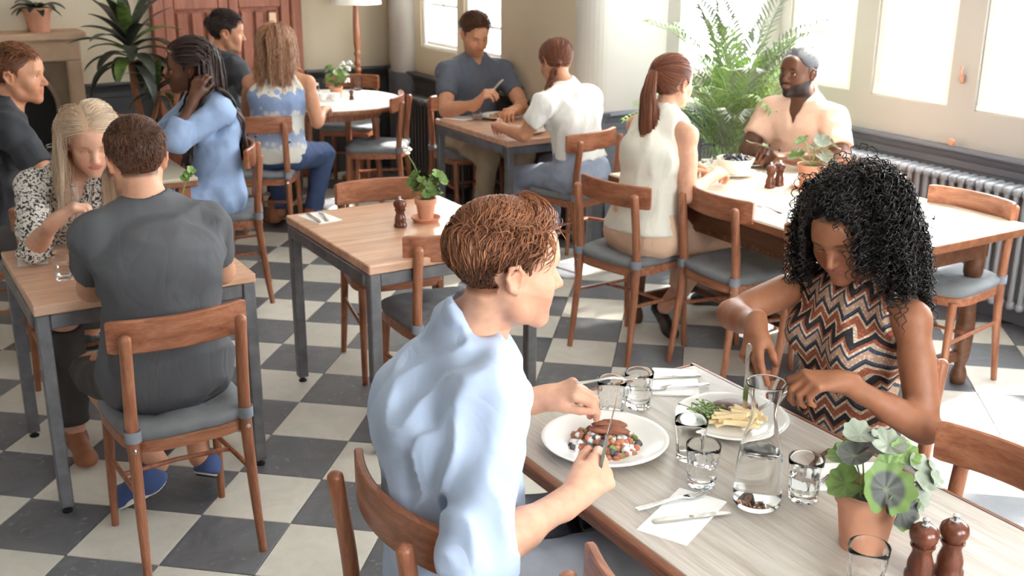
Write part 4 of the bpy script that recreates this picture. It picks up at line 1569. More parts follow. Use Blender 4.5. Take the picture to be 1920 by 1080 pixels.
def snets(F, org, h):
    """surface nets of a scalar grid (inside < 0)"""
    S = F < 0
    n0, n1, n2 = F.shape
    c = np.zeros((n0 - 1, n1 - 1, n2 - 1), np.int8)
    for i in (0, 1):
        for j in (0, 1):
            for k in (0, 1):
                c += S[i:n0 - 1 + i, j:n1 - 1 + j, k:n2 - 1 + k]
    act = (c > 0) & (c < 8)
    I = np.argwhere(act)
    if not len(I):
        return np.zeros((0, 3)), np.zeros((0, 4), int)
    idx = np.full(act.shape, -1, np.int32)
    idx[act] = np.arange(len(I))
    acc = np.zeros((len(I), 3))
    cnt = np.zeros(len(I))
    corners = [(i, j, k) for i in (0, 1) for j in (0, 1) for k in (0, 1)]
    val = {q: F[I[:, 0] + q[0], I[:, 1] + q[1], I[:, 2] + q[2]] for q in corners}
    for a in corners:
        for ax in range(3):
            if a[ax] == 0:
                b = list(a); b[ax] = 1; b = tuple(b)
                fa, fb = val[a], val[b]
                x = (fa < 0) != (fb < 0)
                t = np.where(x, fa / np.where(fa == fb, 1, fa - fb), 0)
                p = np.array(a, float)[None].repeat(len(I), 0)
                p[:, ax] += t
                acc += np.where(x[:, None], p, 0)
                cnt += x
    Vv = org + h * (I + acc / cnt[:, None])
    Q = []
    for ax in range(3):
        sl0 = [slice(None)] * 3; sl1 = [slice(None)] * 3
        sl0[ax] = slice(0, -1); sl1[ax] = slice(1, None)
        a, b = S[tuple(sl0)], S[tuple(sl1)]
        e = np.argwhere(a != b)
        u, v = (ax + 1) % 3, (ax + 2) % 3
        ok = (e[:, u] > 0) & (e[:, v] > 0) & (e[:, u] < F.shape[u] - 1) & (e[:, v] < F.shape[v] - 1)
        e = e[ok]
        ins = a[e[:, 0], e[:, 1], e[:, 2]]
        def g(du, dv):
            q = e.copy(); q[:, u] -= du; q[:, v] -= dv
            return idx[q[:, 0], q[:, 1], q[:, 2]]
        q = np.stack([g(1, 1), g(0, 1), g(0, 0), g(1, 0)], 1)
        q[~ins] = q[~ins][:, ::-1]
        Q.append(q)
    Q = np.concatenate(Q)
    Q = Q[(Q >= 0).all(1)]
    return Vv, Q


class Fld:
    """list of implicit primitives, evaluated on local boxes of a grid"""
    def __init__(self):
        self.P = []

    def put(self, fn, lo, hi, k=0.02, op='u'):
        self.P.append((fn, np.minimum(lo, hi), np.maximum(lo, hi), k, op))
        return self

    def cap(self, a, b, ra, rb=None, k=0.02, op='u'):
        a, b = np.asarray(a, float), np.asarray(b, float)
        rb = ra if rb is None else rb
        ba = b - a
        L = ba @ ba + 1e-12
        def fn(p):
            h = np.clip(((p - a) @ ba) / L, 0, 1)
            d = p - a - h[..., None] * ba
            return np.sqrt((d * d).sum(-1)) - (ra + (rb - ra) * h)
        m = max(ra, rb)
        return self.put(fn, np.minimum(a, b) - m, np.maximum(a, b) + m, k, op)

    def chain(self, pts, radii, k=0.012, op='u'):
        for i in range(len(pts) - 1):
            self.cap(pts[i], pts[i + 1], radii[i], radii[i + 1], k, op)
        return self

    def ell(self, c, r, R=None, k=0.02, op='u'):
        c, r = np.asarray(c, float), np.asarray(r, float)
        R = np.eye(3) if R is None else R      # rows = local axes
        def fn(p):
            q = (p - c) @ R.T
            k0 = np.sqrt(((q / r) ** 2).sum(-1))
            k1 = np.sqrt(((q / (r * r)) ** 2).sum(-1)) + 1e-9
            return np.where(k0 < 1e-4, -r.min(), k0 * (k0 - 1) / k1)
        m = np.abs(R.T * r).sum(1)
        m = np.sqrt(((R.T * r) ** 2).sum(1))
        return self.put(fn, c - m, c + m, k, op)

    def ecap(self, a, b, wa, wb, right, k=0.03, op='u'):
        """elliptic cone between a and b; wa, wb = (half width, half depth)"""
        a, b = np.asarray(a, float), np.asarray(b, float)
        ba = b - a
        L2 = ba @ ba
        ax = ba / math.sqrt(L2)
        rt = nrm(right - ax * (right @ ax))
        fr = np.cross(rt, ax)
        def fn(p):
            q = p - a
            h = np.clip((q @ ba) / L2, 0, 1)
            w = wa[0] + (wb[0] - wa[0]) * h
            d = wa[1] + (wb[1] - wa[1]) * h
            qa = (q @ ax) - h * math.sqrt(L2)
            m = np.minimum(w, d)
            kk = np.sqrt(((q @ rt) / w) ** 2 + ((q @ fr) / d) ** 2 + (qa / m) ** 2)
            return (kk - 1) * m
        m = max(wa + wb)
        return self.put(fn, np.minimum(a, b) - m, np.maximum(a, b) + m, k, op)

    def plane(self, c, n, op='i', k=0.004, lo=None, hi=None):
        """keep the side that n points away from"""
        c, n = np.asarray(c, float), nrm(n)
        fn = lambda p: (p - c) @ n
        big = np.array([9.0, 9, 9])
        return self.put(fn, c - big if lo is None else lo, c + big if hi is None else hi, k, op)

    def disp(self, fn, lo=None, hi=None):
        big = np.array([99.0, 99, 99])
        self.P.append((fn, -big if lo is None else lo, big if hi is None else hi, 0, 'd'))
        return self

    def grid(self, lo, hi, h):
        lo = np.floor(np.asarray(lo) / h) * h
        n = np.ceil((np.asarray(hi) - lo) / h).astype(int) + 1
        F = np.full(n, 0.06, np.float32)
        ax = [lo[i] + h * np.arange(n[i]) for i in range(3)]
        for fn, a, b, k, op in self.P:
            pad = k + 3 * h + (0.03 if op == 'u' else 0)
            i0 = np.clip(np.floor((a - pad - lo) / h).astype(int), 0, n)
            i1 = np.clip(np.ceil((b + pad - lo) / h).astype(int) + 1, 0, n)
            if (i1 <= i0).any():
                continue
            sl = tuple(slice(i0[i], i1[i]) for i in range(3))
            p = np.stack(np.meshgrid(*[ax[i][sl[i]] for i in range(3)], indexing='ij'), -1)
            f = F[sl]
            if op == 'd':
                near = np.abs(f) < 0.05
                g = f.copy()
                if near.any():
                    g[near] += fn(p[near])
                F[sl] = g
                continue
            d = fn(p)
            if op == 'u':
                if k > 0:
                    hh = np.maximum(k - np.abs(f - d), 0) / k
                    F[sl] = np.minimum(f, d) - hh * hh * k * 0.25
                else:
                    F[sl] = np.minimum(f, d)
            else:
                d2 = -d if op == 's' else d
                if k > 0:
                    hh = np.maximum(k - np.abs(f - d2), 0) / k
                    F[sl] = np.maximum(f, d2) + hh * hh * k * 0.25
                else:
                    F[sl] = np.maximum(f, d2)
        return F, lo

    def bbox(self):
        U = [p for p in self.P if p[4] == 'u']
        return np.min([p[1] for p in U], 0), np.max([p[2] for p in U], 0)

    def mesh(self, h, lo=None, hi=None):
        a, b = self.bbox()
        a, b = a - 0.03, b + 0.03
        if lo is not None:
            a = np.maximum(a, lo)
        if hi is not None:
            b = np.minimum(b, hi)
        F, org = self.grid(a, b, h)
        return snets(F, org, h)

    def xf(self, R, t):
        """primitives defined in a local frame -> world (rows of R = local axes in world)"""
        out = Fld()
        for fn, a, b, k, op in self.P:
            c, e = (a + b) / 2, (b - a) / 2
            if e.max() > 5:
                a2, b2 = a, b
            else:
                cw = c @ R + t
                ew = np.abs(R.T) @ e
                a2, b2 = cw - ew, cw + ew
            out.P.append(((lambda p, fn=fn: fn((p - t) @ R.T)), a2, b2, k, op))
        return out


def joinm(parts):
    V, Q, n = [], [], 0
    for v, q in parts:
        V.append(v); Q.append(q + n); n += len(v)
    return np.concatenate(V), np.concatenate(Q)


_WK = RNG.normal(size=(18, 3))


def wrinkle(amp=0.003, freq=55, squash=(1, 1, 1), seed=0):
    r = np.random.default_rng(seed)
    K = r.normal(size=(9, 3)) * np.array(squash)
    K = K / np.linalg.norm(K, axis=1)[:, None] * freq * r.uniform(0.5, 1.6, (9, 1))
    ph = r.uniform(0, 6.28, 9)
    def fn(p):
        s = 0
        for i in range(9):
            s = s + np.sin(p @ K[i] + ph[i] + 1.3 * np.sin(p @ K[(i + 3) % 9] * 0.4))
        s = s / 4.0
        return amp * (np.abs(s) - 0.5) * 1.4
    return fn


# ------------------------------------------------------------------- head
def frame(fwd, up=(0, 0, 1), roll=0.0):
    """rows: right of the person, forward, up"""
    f = nrm(fwd)
    r = nrm(np.cross(f, up))
    u = np.cross(r, f)
    if roll:
        c, s = math.cos(roll), math.sin(roll)
        r, u = c * r + s * u, -s * r + c * u
    return np.stack([r, f, u])


def head_field(sex='m', s=1.0, smile=0.0, lids=0.35, jaw=1.0):
    H = Fld()
    m = sex == 'm'
    w = 1.0 if m else 0.95
    H.ell((0, -.018, .036), (.077 * w, .097, .081), k=0)
    H.ell((0, .022, .012), (.069 * w, .074, .070), k=.03)
    H.ell((0, .030, -.040), (.058 * w, .062, .074), k=.03)
    j = (.047 if m else .041) * jaw
    for sx in (-1, 1):
        H.cap((sx * .055 * w, -.004, -.045), (sx * j, .020, -.080), .016, .015, k=.03)
        H.cap((sx * j, .020, -.080), (sx * .012, .072, -.104), .0155, .014, k=.025)
        H.ell((sx * .043 * w, .060, -.030), (.020, .020, .017), k=.025)      # cheek bone
        H.ell((sx * .030, .066, -.055), (.018, .018, .020), k=.03)
    H.ell((0, .079, -.103), (.019 if m else .015, .015, .015), k=.022)      # chin
    H.ell((0, .078, -.068), (.026, .018, .024), k=.02)                       # muzzle
    H.cap((-.034, .078, .016), (.034, .078, .016), .0125 if m else .010, k=.022)
    H.ell((0, .080, .045), (.040, .014, .030), k=.03)
    for sx in (-1, 1):
        H.ell((sx * .0315, .099, -.004), (.0185, .0155, .0115), k=.012, op='s')
    H.cap((0, .089, .004), (0, .112, -.034), .0075, .0105, k=.012)           # nose
    H.ell((0, .112, -.037), (.0105, .0115, .009), k=.006)
    for sx in (-1, 1):
        H.ell((sx * .0115, .101, -.040), (.0072, .0095, .0075), k=.005)
        H.ell((sx * .006, .107, -.0475), (.0032, .005, .0025), k=.002, op='s')
    for sx in (-1, 1):                                                        # eyelids
        c = V3(sx * .0315, .0765, -.005)
        H.ell(c, (.0155, .0140, .0125), k=.005)
        gap = .0048 * (1 - lids)
        H.ell(c + V3(0, .010, -.001), (.0122, .010, gap + .0006), k=.0015, op='s')
    # lips
    y = .0945
    ms = smile * .006
    wd = .0235 + smile * .005
    H.chain([(-wd, y - .012, -.064 + ms), (-.011, y - .001, -.0605), (0, y + .001, -.0615), (.011, y - .001, -.0605), (wd, y - .012, -.064 + ms)],
            [.0022, .0042, .004, .0042, .0022], k=.006)
    H.chain([(-wd * .85, y - .012, -.068 + ms), (-.010, y - .002, -.0725), (.010, y - .002, -.0725), (wd * .85, y - .012, -.068 + ms)],
            [.0022, .0048, .0048, .0022], k=.006)
    H.chain([(-wd, y - .006, -.0655 + ms), (-.010, y + .006, -.0664), (.010, y + .006, -.0664), (wd, y - .006, -.0655 + ms)],
            [.0012, .0018, .0018, .0012], k=.002, op='s')
    # ears
    for sx in (-1, 1):
        x = sx * .0765 * w
        H.ell((x, -.010, -.012), (.0075, .016, .026), R=frame((-.15 * sx, 1, -.15)), k=.006)
        pts = [(x + sx * .002, .004, -.022), (x + sx * .006, .006, .002), (x + sx * .010, -.006, .016), (x + sx * .014, -.022, .012), (x + sx * .012, -.026, -.006), (x + sx * .006, -.014, -.030), (x + sx * .002, -.002, -.038)]
        H.chain(pts, [.0035, .0035, .004, .004, .004, .0045, .0045], k=.005)
        H.ell((x + sx * .010, -.006, -.012), (.008, .009, .014), k=.003, op='s')
    if s != 1.0:
        R = np.eye(3) * 1.0
        out = Fld()
        for fn, a, b, k, op in H.P:
            out.P.append(((lambda p, fn=fn: fn(p / s) * s), a * s, b * s, k * s, op))
        return out
    return H


SKIN = {}


def skinmat(name):
    if 'skin' not in MATS:
        t = NT('skin')
        a = t.n('ShaderNodeVertexColor', layer_name='Col')
        v = t.coords()
        f = t.noise(v, 45, 4)
        mul = t.ramp(f, [(0.3, (0.88, 0.85, 0.84, 1)), (0.7, (1, 1, 1, 1))])
        nd = t.n('ShaderNodeMix', data_type='RGBA', blend_type='MULTIPLY')
        nd.inputs[0].default_value = 1.0
        t.nt.links.new(a.outputs['Color'], nd.inputs[6])
        t.nt.links.new(mul, nd.inputs[7])
        t.p('Base Color', nd.outputs[2])
        t.p('Roughness', 0.5)
        t.p('Specular IOR Level', 0.35)
        try:
            t.p('Subsurface Weight', 0.12)
            t.p('Subsurface Radius', (0.012, 0.004, 0.002))
            t.p('Subsurface Scale', 1.0)
        except Exception:
            pass
        t.bump(t.noise(v, 420, 2), 0.06, 0.001)
        MATS['skin'] = t.m
    return MATS['skin']


def blend(col, c, w):
    w = np.clip(w, 0, 1)[:, None]
    return col * (1 - w) + np.asarray(c)[None, :3] * w


def face_color(P, tone, lipc, brow, s=1.0, beard=None, beardw=0.0, scalp=None, browth=1.0):
    """P head-local coordinates -> colour"""
    tone = np.asarray(tone[:3])
    col = np.repeat(tone[None], len(P), 0)
    p = P / s
    x, y, z = p[:, 0], p[:, 1], p[:, 2]
    g = lambda a, c, r: np.exp(-((a - c) / r) ** 2)
    front = np.clip((y - .03) / .03, 0, 1)
    ax = np.abs(x)
    red = np.clip(tone * np.array([1.05, .74, .68]), 0, 1)
    col = blend(col, red, .45 * g(ax, .042, .02) * g(z, -.04, .02) * front)
    col = blend(col, red, .45 * g(ax, 0, .013) * g(z, -.036, .012) * np.clip((y - .098) / .01, 0, 1))
    col = blend(col, red, .35 * (ax > .07) * g(z, -.01, .035) * (y < .02))
    # lips
    lw = np.clip(1.35 - ((ax / .024) ** 2 + ((z + .0665) / .0105) ** 2), 0, .35) / .35
    col = blend(col, lipc, .85 * lw * (y > .07))
    # brows
    bz = .0195 - .12 * np.clip(ax - .03, 0, 1) + .10 * np.clip(.03 - ax, -1, .02) * -1
    bw = np.clip(1 - ((ax - .031) / .0195) ** 2, 0, 1) * np.clip(1.4 - np.abs(z - bz) / (.0042 * browth), 0, 1)
    col = blend(col, brow, .85 * bw * (y > .05))
    # lash line / lid shadow
    ez = np.clip(1.3 - np.abs(np.sqrt(((ax - .0315) / .0135) ** 2 + ((z + .005) / .006) ** 2) - 1) / .22, 0, 1)
    col = blend(col, np.asarray(brow[:3]) * .6, .55 * ez * (y > .068) * (z > -.008))
    if beard is not None:
        top = -.050 + .25 * np.clip(.075 - y, -.02, .09) * 1.0
        top = np.where(ax < .030, np.where(z > -.058, -.046, top), top)
        bmask = np.clip((top - z) / .006, 0, 1) * np.clip((y + .018) / .012, 0, 1) * (1 - .9 * lw) * (z > -.125)
        mouth_gap = g(ax, 0, .012) * g(z, -.0815, .004)
        bmask = bmask * (1 - .4 * mouth_gap)
        col = blend(col, beard, beardw * bmask)
    if scalp is not None:
        hl = hairline(p)
        col = blend(col, scalp, np.clip((hl - .006) / .010, 0, 1) * .9)
    return col


def hairline(p):
    """> 0 inside the hair region, metres from the hair line (head-local, unit size)"""
    x, y, z = p[..., 0], p[..., 1], p[..., 2]
    ax = np.abs(x)
    front = z - (.066 + .10 * np.clip(y - .06, -.2, .1) - 1.2 * np.clip(ax - .045, 0, 1))
    side = z - (-.012 + .9 * np.clip(y - .0, 0, .1) * 1.0)
    back = z - (-.062 + .55 * np.clip(y + .045, 0, .2))
    f = np.where(y > .028, np.minimum(front, side + .0), np.where(y > -.03, np.minimum(side + .02, back + .03), back))
    earcut = np.sqrt((y + .010) ** 2 + ((z + .012) * .8) ** 2) - .030
    f = np.where((ax > .055), np.minimum(f, earcut), f)
    return f


# ------------------------------------------------------------------- hands
def hand_field(F, wrist, d, n, side=1, size=1.0, curl=(0.35, 0.5, 0.35), fingers=None, thumb=(0.55, 0.35, 0.3), spread=0.10, rw=.024):
    """d: direction wrist->knuckles, n: palm normal (palm faces n), side +1: thumb towards +cross(d,n)"""
    d = nrm(d); n = nrm(n - d * (np.dot(n, d))); t = side * np.cross(d, n)
    s = size
    W = np.asarray(wrist, float)
    tips = {}
    kn = [W + s * (d * L + t * w) for L, w in ((.092, .030), (.096, .010), (.090, -.010), (.080, -.028))]
    base = [W + s * (d * .018 + t * w) for w in (.016, .006, -.005, -.015)]
    for b, k in zip(base, kn):
        F.cap(b, k - n * .001, .0145 * s, .0115 * s, k=.014)
    F.cap(W - d * .03 * s, W + d * .02 * s, rw * s, rw * s * .95, k=.02)
    F.cap(W + s * (d * .03 + t * .018 + n * .006), W + s * (d * .055 + t * .03 + n * .008), .016 * s, .013 * s, k=.014)
    lens = [(.042, .026, .022), (.047, .029, .023), (.043, .027, .022), (.034, .021, .020)]
    rr = [(.0098, .0088, .0075), (.0100, .0090, .0077), (.0095, .0085, .0074), (.0085, .0077, .0068)]
    for i in range(4):
        c = fingers[i] if fingers else curl
        ang = 0
        dirb = nrm(d + t * spread * (1.5 - i) * .8)
        p = kn[i]
        for q in range(3):
            ang += c[q]
            v = dirb * math.cos(ang) + n * math.sin(ang)
            e = p + v * lens[i][q] * s
            r1 = rr[i][q] * s
            r0 = (rr[i][q - 1] if q else .0112) * s
            F.cap(p, e, r0 * .98, r1, k=.004 if q else .007)
            p = e
        tips[i] = p
    p = W + s * (d * .028 + t * .022 + n * .006)
    td = nrm(d * math.cos(thumb[0]) + t * math.sin(thumb[0]) + n * .35)
    for q, (L, r0, r1) in enumerate(((.040, .0145, .0118), (.032, .0115, .0100), (.026, .0100, .0082))):
        if q:
            td = nrm(td + (d - t * .5 + n * .6) * thumb[q] * .6)
        e = p + td * L * s
        F.cap(p, e, r0 * s, r1 * s, k=.010 if q == 0 else .004)
        p = e
    tips['t'] = p
    return tips


# ------------------------------------------------------------------- strands
def strands(P, R, n=3):
    """P (N,S,3) paths, R (N,S) radii -> tubes"""
    N, S, _ = P.shape
    T = np.gradient(P, axis=1)
    T /= np.linalg.norm(T, axis=2, keepdims=True) + 1e-12
    up = np.zeros_like(T); up[..., 0] = .31; up[..., 1] = .17; up[..., 2] = .93
    A = np.cross(T, up); A /= np.linalg.norm(A, axis=2, keepdims=True) + 1e-12
    B = np.cross(T, A)
    V = np.stack([P + R[..., None] * (math.cos(2 * PI * j / n) * A + math.sin(2 * PI * j / n) * B) for j in range(n)], 2)
    V = V.reshape(-1, 3)
    i = np.arange(N)[:, None, None] * S * n
    s = np.arange(S - 1)[None, :, None] * n
    j = np.arange(n)[None, None, :]
    j2 = (j + 1) % n
    q = np.stack([i + s + j, i + s + j2, i + s + n + j2, i + s + n + j], -1).reshape(-1, 4)
    return V, q


def hairmat(name, dark, mid, light, rough=0.42):
    if name in MATS:
        return MATS[name]
    t = NT(name)
    a = t.n('ShaderNodeVertexColor', layer_name='Col')
    sep = t.n('ShaderNodeSeparateColor', {'Color': a.outputs['Color']})
    t.p('Base Color', t.ramp(sep.outputs[0], [(0.0, dark), (0.5, mid), (1.0, light)]))
    t.p('Roughness', rough)
    t.p('Specular IOR Level', 0.45)
    MATS[name] = t.m
    return t.m


CRAN_C, CRAN_R = V3(0, -.014, .034), V3(.079, .099, .084)


def scalp_roots(rng, N, s=1.0, w=1.0, extra=None):
    out = []
    c, r = CRAN_C, CRAN_R * V3(w, 1, 1)
    while len(out) < N:
        v = rng.normal(size=(N * 3, 3))
        v /= np.linalg.norm(v, axis=1)[:, None]
        p = c + v * r
        low = p[:, 2] < -.03                 # nape narrows to the neck
        ok = hairline(p) > 0.0
        if extra is not None:
            ok &= extra(p)
        out += list(p[ok])
    return np.array(out[:N])


def short_hair(rng, N, L, lift, flow, wave=0.0, wfreq=3.0, rad=.0011, S=9, s=1.0, w=1.0, clump=0.4):
    """hair-local paths. flow(p, nrm, rng) -> tangent direction"""
    p = scalp_roots(rng, N, s, w)
    c, r = CRAN_C, CRAN_R * V3(w, 1, 1)
    lift0 = lift(p) if callable(lift) else np.full(N, lift)
    Ln = (L(p) if callable(L) else np.full(N, L)) * rng.uniform(.7, 1.15, N)
    cid = rng.integers(0, max(1, N // 9), N)
    cph = rng.uniform(0, 6.28, N)[cid]
    cdir = rng.normal(size=(N, 3))[cid] * clump
    path = []
    q = p.copy()
    for i in range(S):
        nn = (q - c) / (r * r); nn /= np.linalg.norm(nn, axis=1)[:, None]
        t = flow(q, nn) + cdir * .6 + rng.normal(size=(N, 3)) * .05
        t -= nn * (t * nn).sum(1)[:, None]
        t /= np.linalg.norm(t, axis=1)[:, None] + 1e-9
        sd = np.cross(nn, t)
        u = i / (S - 1)
        path.append(q + nn * (lift0 * (.25 + math.sin(min(1, u * 1.05) * PI * .62)))[:, None] + sd * (wave * np.sin(wfreq * u * 2 * PI + cph))[:, None]
                    + nn * (wave * .6 * np.cos(wfreq * u * 2 * PI + cph))[:, None])
        q = q + t * (Ln / (S - 1))[:, None]
        k = np.sqrt((((q - c) / r) ** 2).sum(1))
        q = c + (q - c) / k[:, None]
    P = np.stack(path, 1)
    bad = ((P[..., 1] > .074) & (P[..., 2] < .052)).any(1)
    P[bad] = P[bad][:, :1]
    P = P * s
    R = np.full((N, S), rad) * np.where(bad, .01, 1.0)[:, None] * np.array([1.0] * (S - 2) + [.8, .35])[None] * rng.uniform(.7, 1.3, (N, 1))
    shade = np.clip(rng.normal(.5, .22, N)[cid] * .6 + rng.uniform(0, .4, N), 0, 1)
    return P, R, shade


def hair_mesh(name, sets, m, parent, R3, t, base=None, n=3):
    """sets: list of (P,R,shade) in head-local coordinates"""
    Vs, Qs, Cs, off = [], [], [], 0
    if base is not None:
        v, q = base
        Vs.append(v); Qs.append(q); Cs.append(np.full(len(v), .28)); off = len(v)
    for P, R, sh in sets:
        v, q = strands(P, R, n)
        Vs.append(v @ R3 + t); Qs.append(q + off); off += len(v)
        Cs.append(np.repeat(sh, P.shape[1] * n))
    V, Q, C = np.concatenate(Vs), np.concatenate(Qs), np.concatenate(Cs)
    col = np.stack([C, C, C, np.ones_like(C)], 1)
    return mkfast(name, V, Q, m, parent, col)


def cap_field(thick=.006, w=1.0, s=1.0, sink=.004):
    """hair base shell: the skull a little larger, cut along the hair line"""
    H = Fld()
    t = thick
    H.ell((0, -.018, .036), (.077 * w + t, .097 + t, .081 + t), k=0)
    H.ell((0, .022, .012), (.069 * w + t, .074 + t, .070 + t), k=.03)
    H.put(lambda p: -hairline(p) - 0.0, V3(-.2, -.2, -.2), V3(.2, .2, .2), .008, 'i')
    if s != 1.0:
        out = Fld()
        for fn, a, b, k, op in H.P:
            out.P.append(((lambda p, fn=fn: fn(p / s) * s), a * s, b * s, k * s, op))
        return out
    return H

# =================================================================== building one person
TWO = {}


def lerp(a, b, t):
    return a + (b - a) * t


def capcut(F, a, b, ra, rb, k=.012, ext=.03):
    """tapered capsule, cut flat at b"""
    a, b = np.asarray(a, float), np.asarray(b, float)
    d = nrm(b - a); L = np.linalg.norm(b - a)
    b2 = b + d * ext; L2 = L + ext
    r2 = ra + (rb - ra) * L2 / L
    def fn(p):
        h = np.clip(((p - a) @ d) / L2, 0, 1)
        q = p - a - (h * L2)[..., None] * d
        return np.maximum(np.sqrt((q * q).sum(-1)) - (ra + (r2 - ra) * h), (p - b) @ d)
    m = max(ra, r2)
    F.put(fn, np.minimum(a, b2) - m, np.maximum(a, b2) + m, k, 'u')


def torso_prims(F, J, sex, g=0.0, fat=1.0, bust=True, neckcap=True):
    P, N, SR, SL = J['P'], J['N'], J['SR'], J['SL']
    r = nrm((SR - SL) * V3(1, 1, .4)); up = nrm(N - P); f = nrm(np.cross(up, r))
    hip = J.get('hipr', r)
    m = sex == 'm'
    back = J.get('hunch', .015)
    W = lerp(P, N, .36) - f * back * .6 + f * .01
    C = lerp(P, N, .70) - f * back
    T = N - up * .05 + f * .005
    pw, pd = ((.168, .122) if m else (.172, .120))
    ww, wd_ = ((.152, .112) if m else (.125, .098))
    cw, cd = ((.168, .122) if m else (.140, .106))
    tw, td = ((.125, .078) if m else (.100, .068))
    S = fat
    F.ecap(P + up * -.02, W, (pw * S + g, pd * S + g), (ww * S + g, wd_ * S + g), r, k=0 if not F.P else .03)
    F.ecap(W, C, (ww * S + g, wd_ * S + g), (cw * S + g, cd * S + g), r, k=.04)
    F.ecap(C, T, (cw * S + g, cd * S + g), (tw * S + g, td * S + g), r, k=.05)
    for Sx in (SR, SL):
        F.cap(lerp(T, Sx, .25), Sx, .062 * S ** .5 + g, (.056 if m else .047) + g, k=.035)
        F.cap(N + up * .045 - f * .012, lerp(N, Sx, .68) + up * .004, .036 + g * .6, .034 + g, k=.04)
        if m:
            F.ell(C + f * .075 + (Sx - lerp(SR, SL, .5)) * .42 + up * .02, (.07 + g, .045 + g, .055 + g), frame(f, up), k=.04)
        elif bust:
            F.ell(C + f * .085 + (Sx - lerp(SR, SL, .5)) * .42 - up * .01, (.060 + g, .055 + g, .058 + g), frame(f, up), k=.035)
    if J.get('belly'):
        F.ell(W + f * .05, (.12 + g, .09 + g, .12 + g), frame(f, up), k=.05)
    return r, f, up, T, C, W


ARM_M = (.050, .043, .043, .0275)
ARM_F = (.041, .035, .035, .0235)


def arm_prims(F, S, E, Wr, sz, g=0.0):
    a, b, c, d = [q + g for q in sz]
    F.cap(S, E, a, b, k=.025)
    F.cap(lerp(S, E, .35), lerp(S, E, .75), a * .98, b * 1.02, k=.02)
    F.cap(E, Wr, c * .94, d, k=.02)
    F.cap(lerp(E, Wr, .12), lerp(E, Wr, .45), c * 1.03, c * .93, k=.02)


EYEM = None


def eyemat(iris):
    key = 'eye_%d_%d' % (iris[0] * 100, iris[1] * 100)
    if key in MATS:
        return MATS[key]
    t = NT(key); v = t.coords(); sp = t.n('ShaderNodeSeparateXYZ', {'Vector': v})
    rr_ = t.math('SQRT', t.math('ADD', t.math('MULTIPLY', sp.outputs[0], sp.outputs[0]), t.math('MULTIPLY', sp.outputs[1], sp.outputs[1])))
    c = t.ramp(t.math('MULTIPLY', rr_, 80.0), [(0.0, (.005, .005, .005, 1)), (.20, (.005, .005, .005, 1)), (.22, iris), (.42, iris), (.46, (.75, .70, .66, 1))])
    t.p('Base Color', c); t.p('Roughness', .12)
    MATS[key] = t.m
    return t.m


_eye = MB().lathe([(0, -.0118), (.006, -.010), (.0105, -.005), (.0118, 0), (.0105, .005), (.006, .010), (0, .0118)], 16)


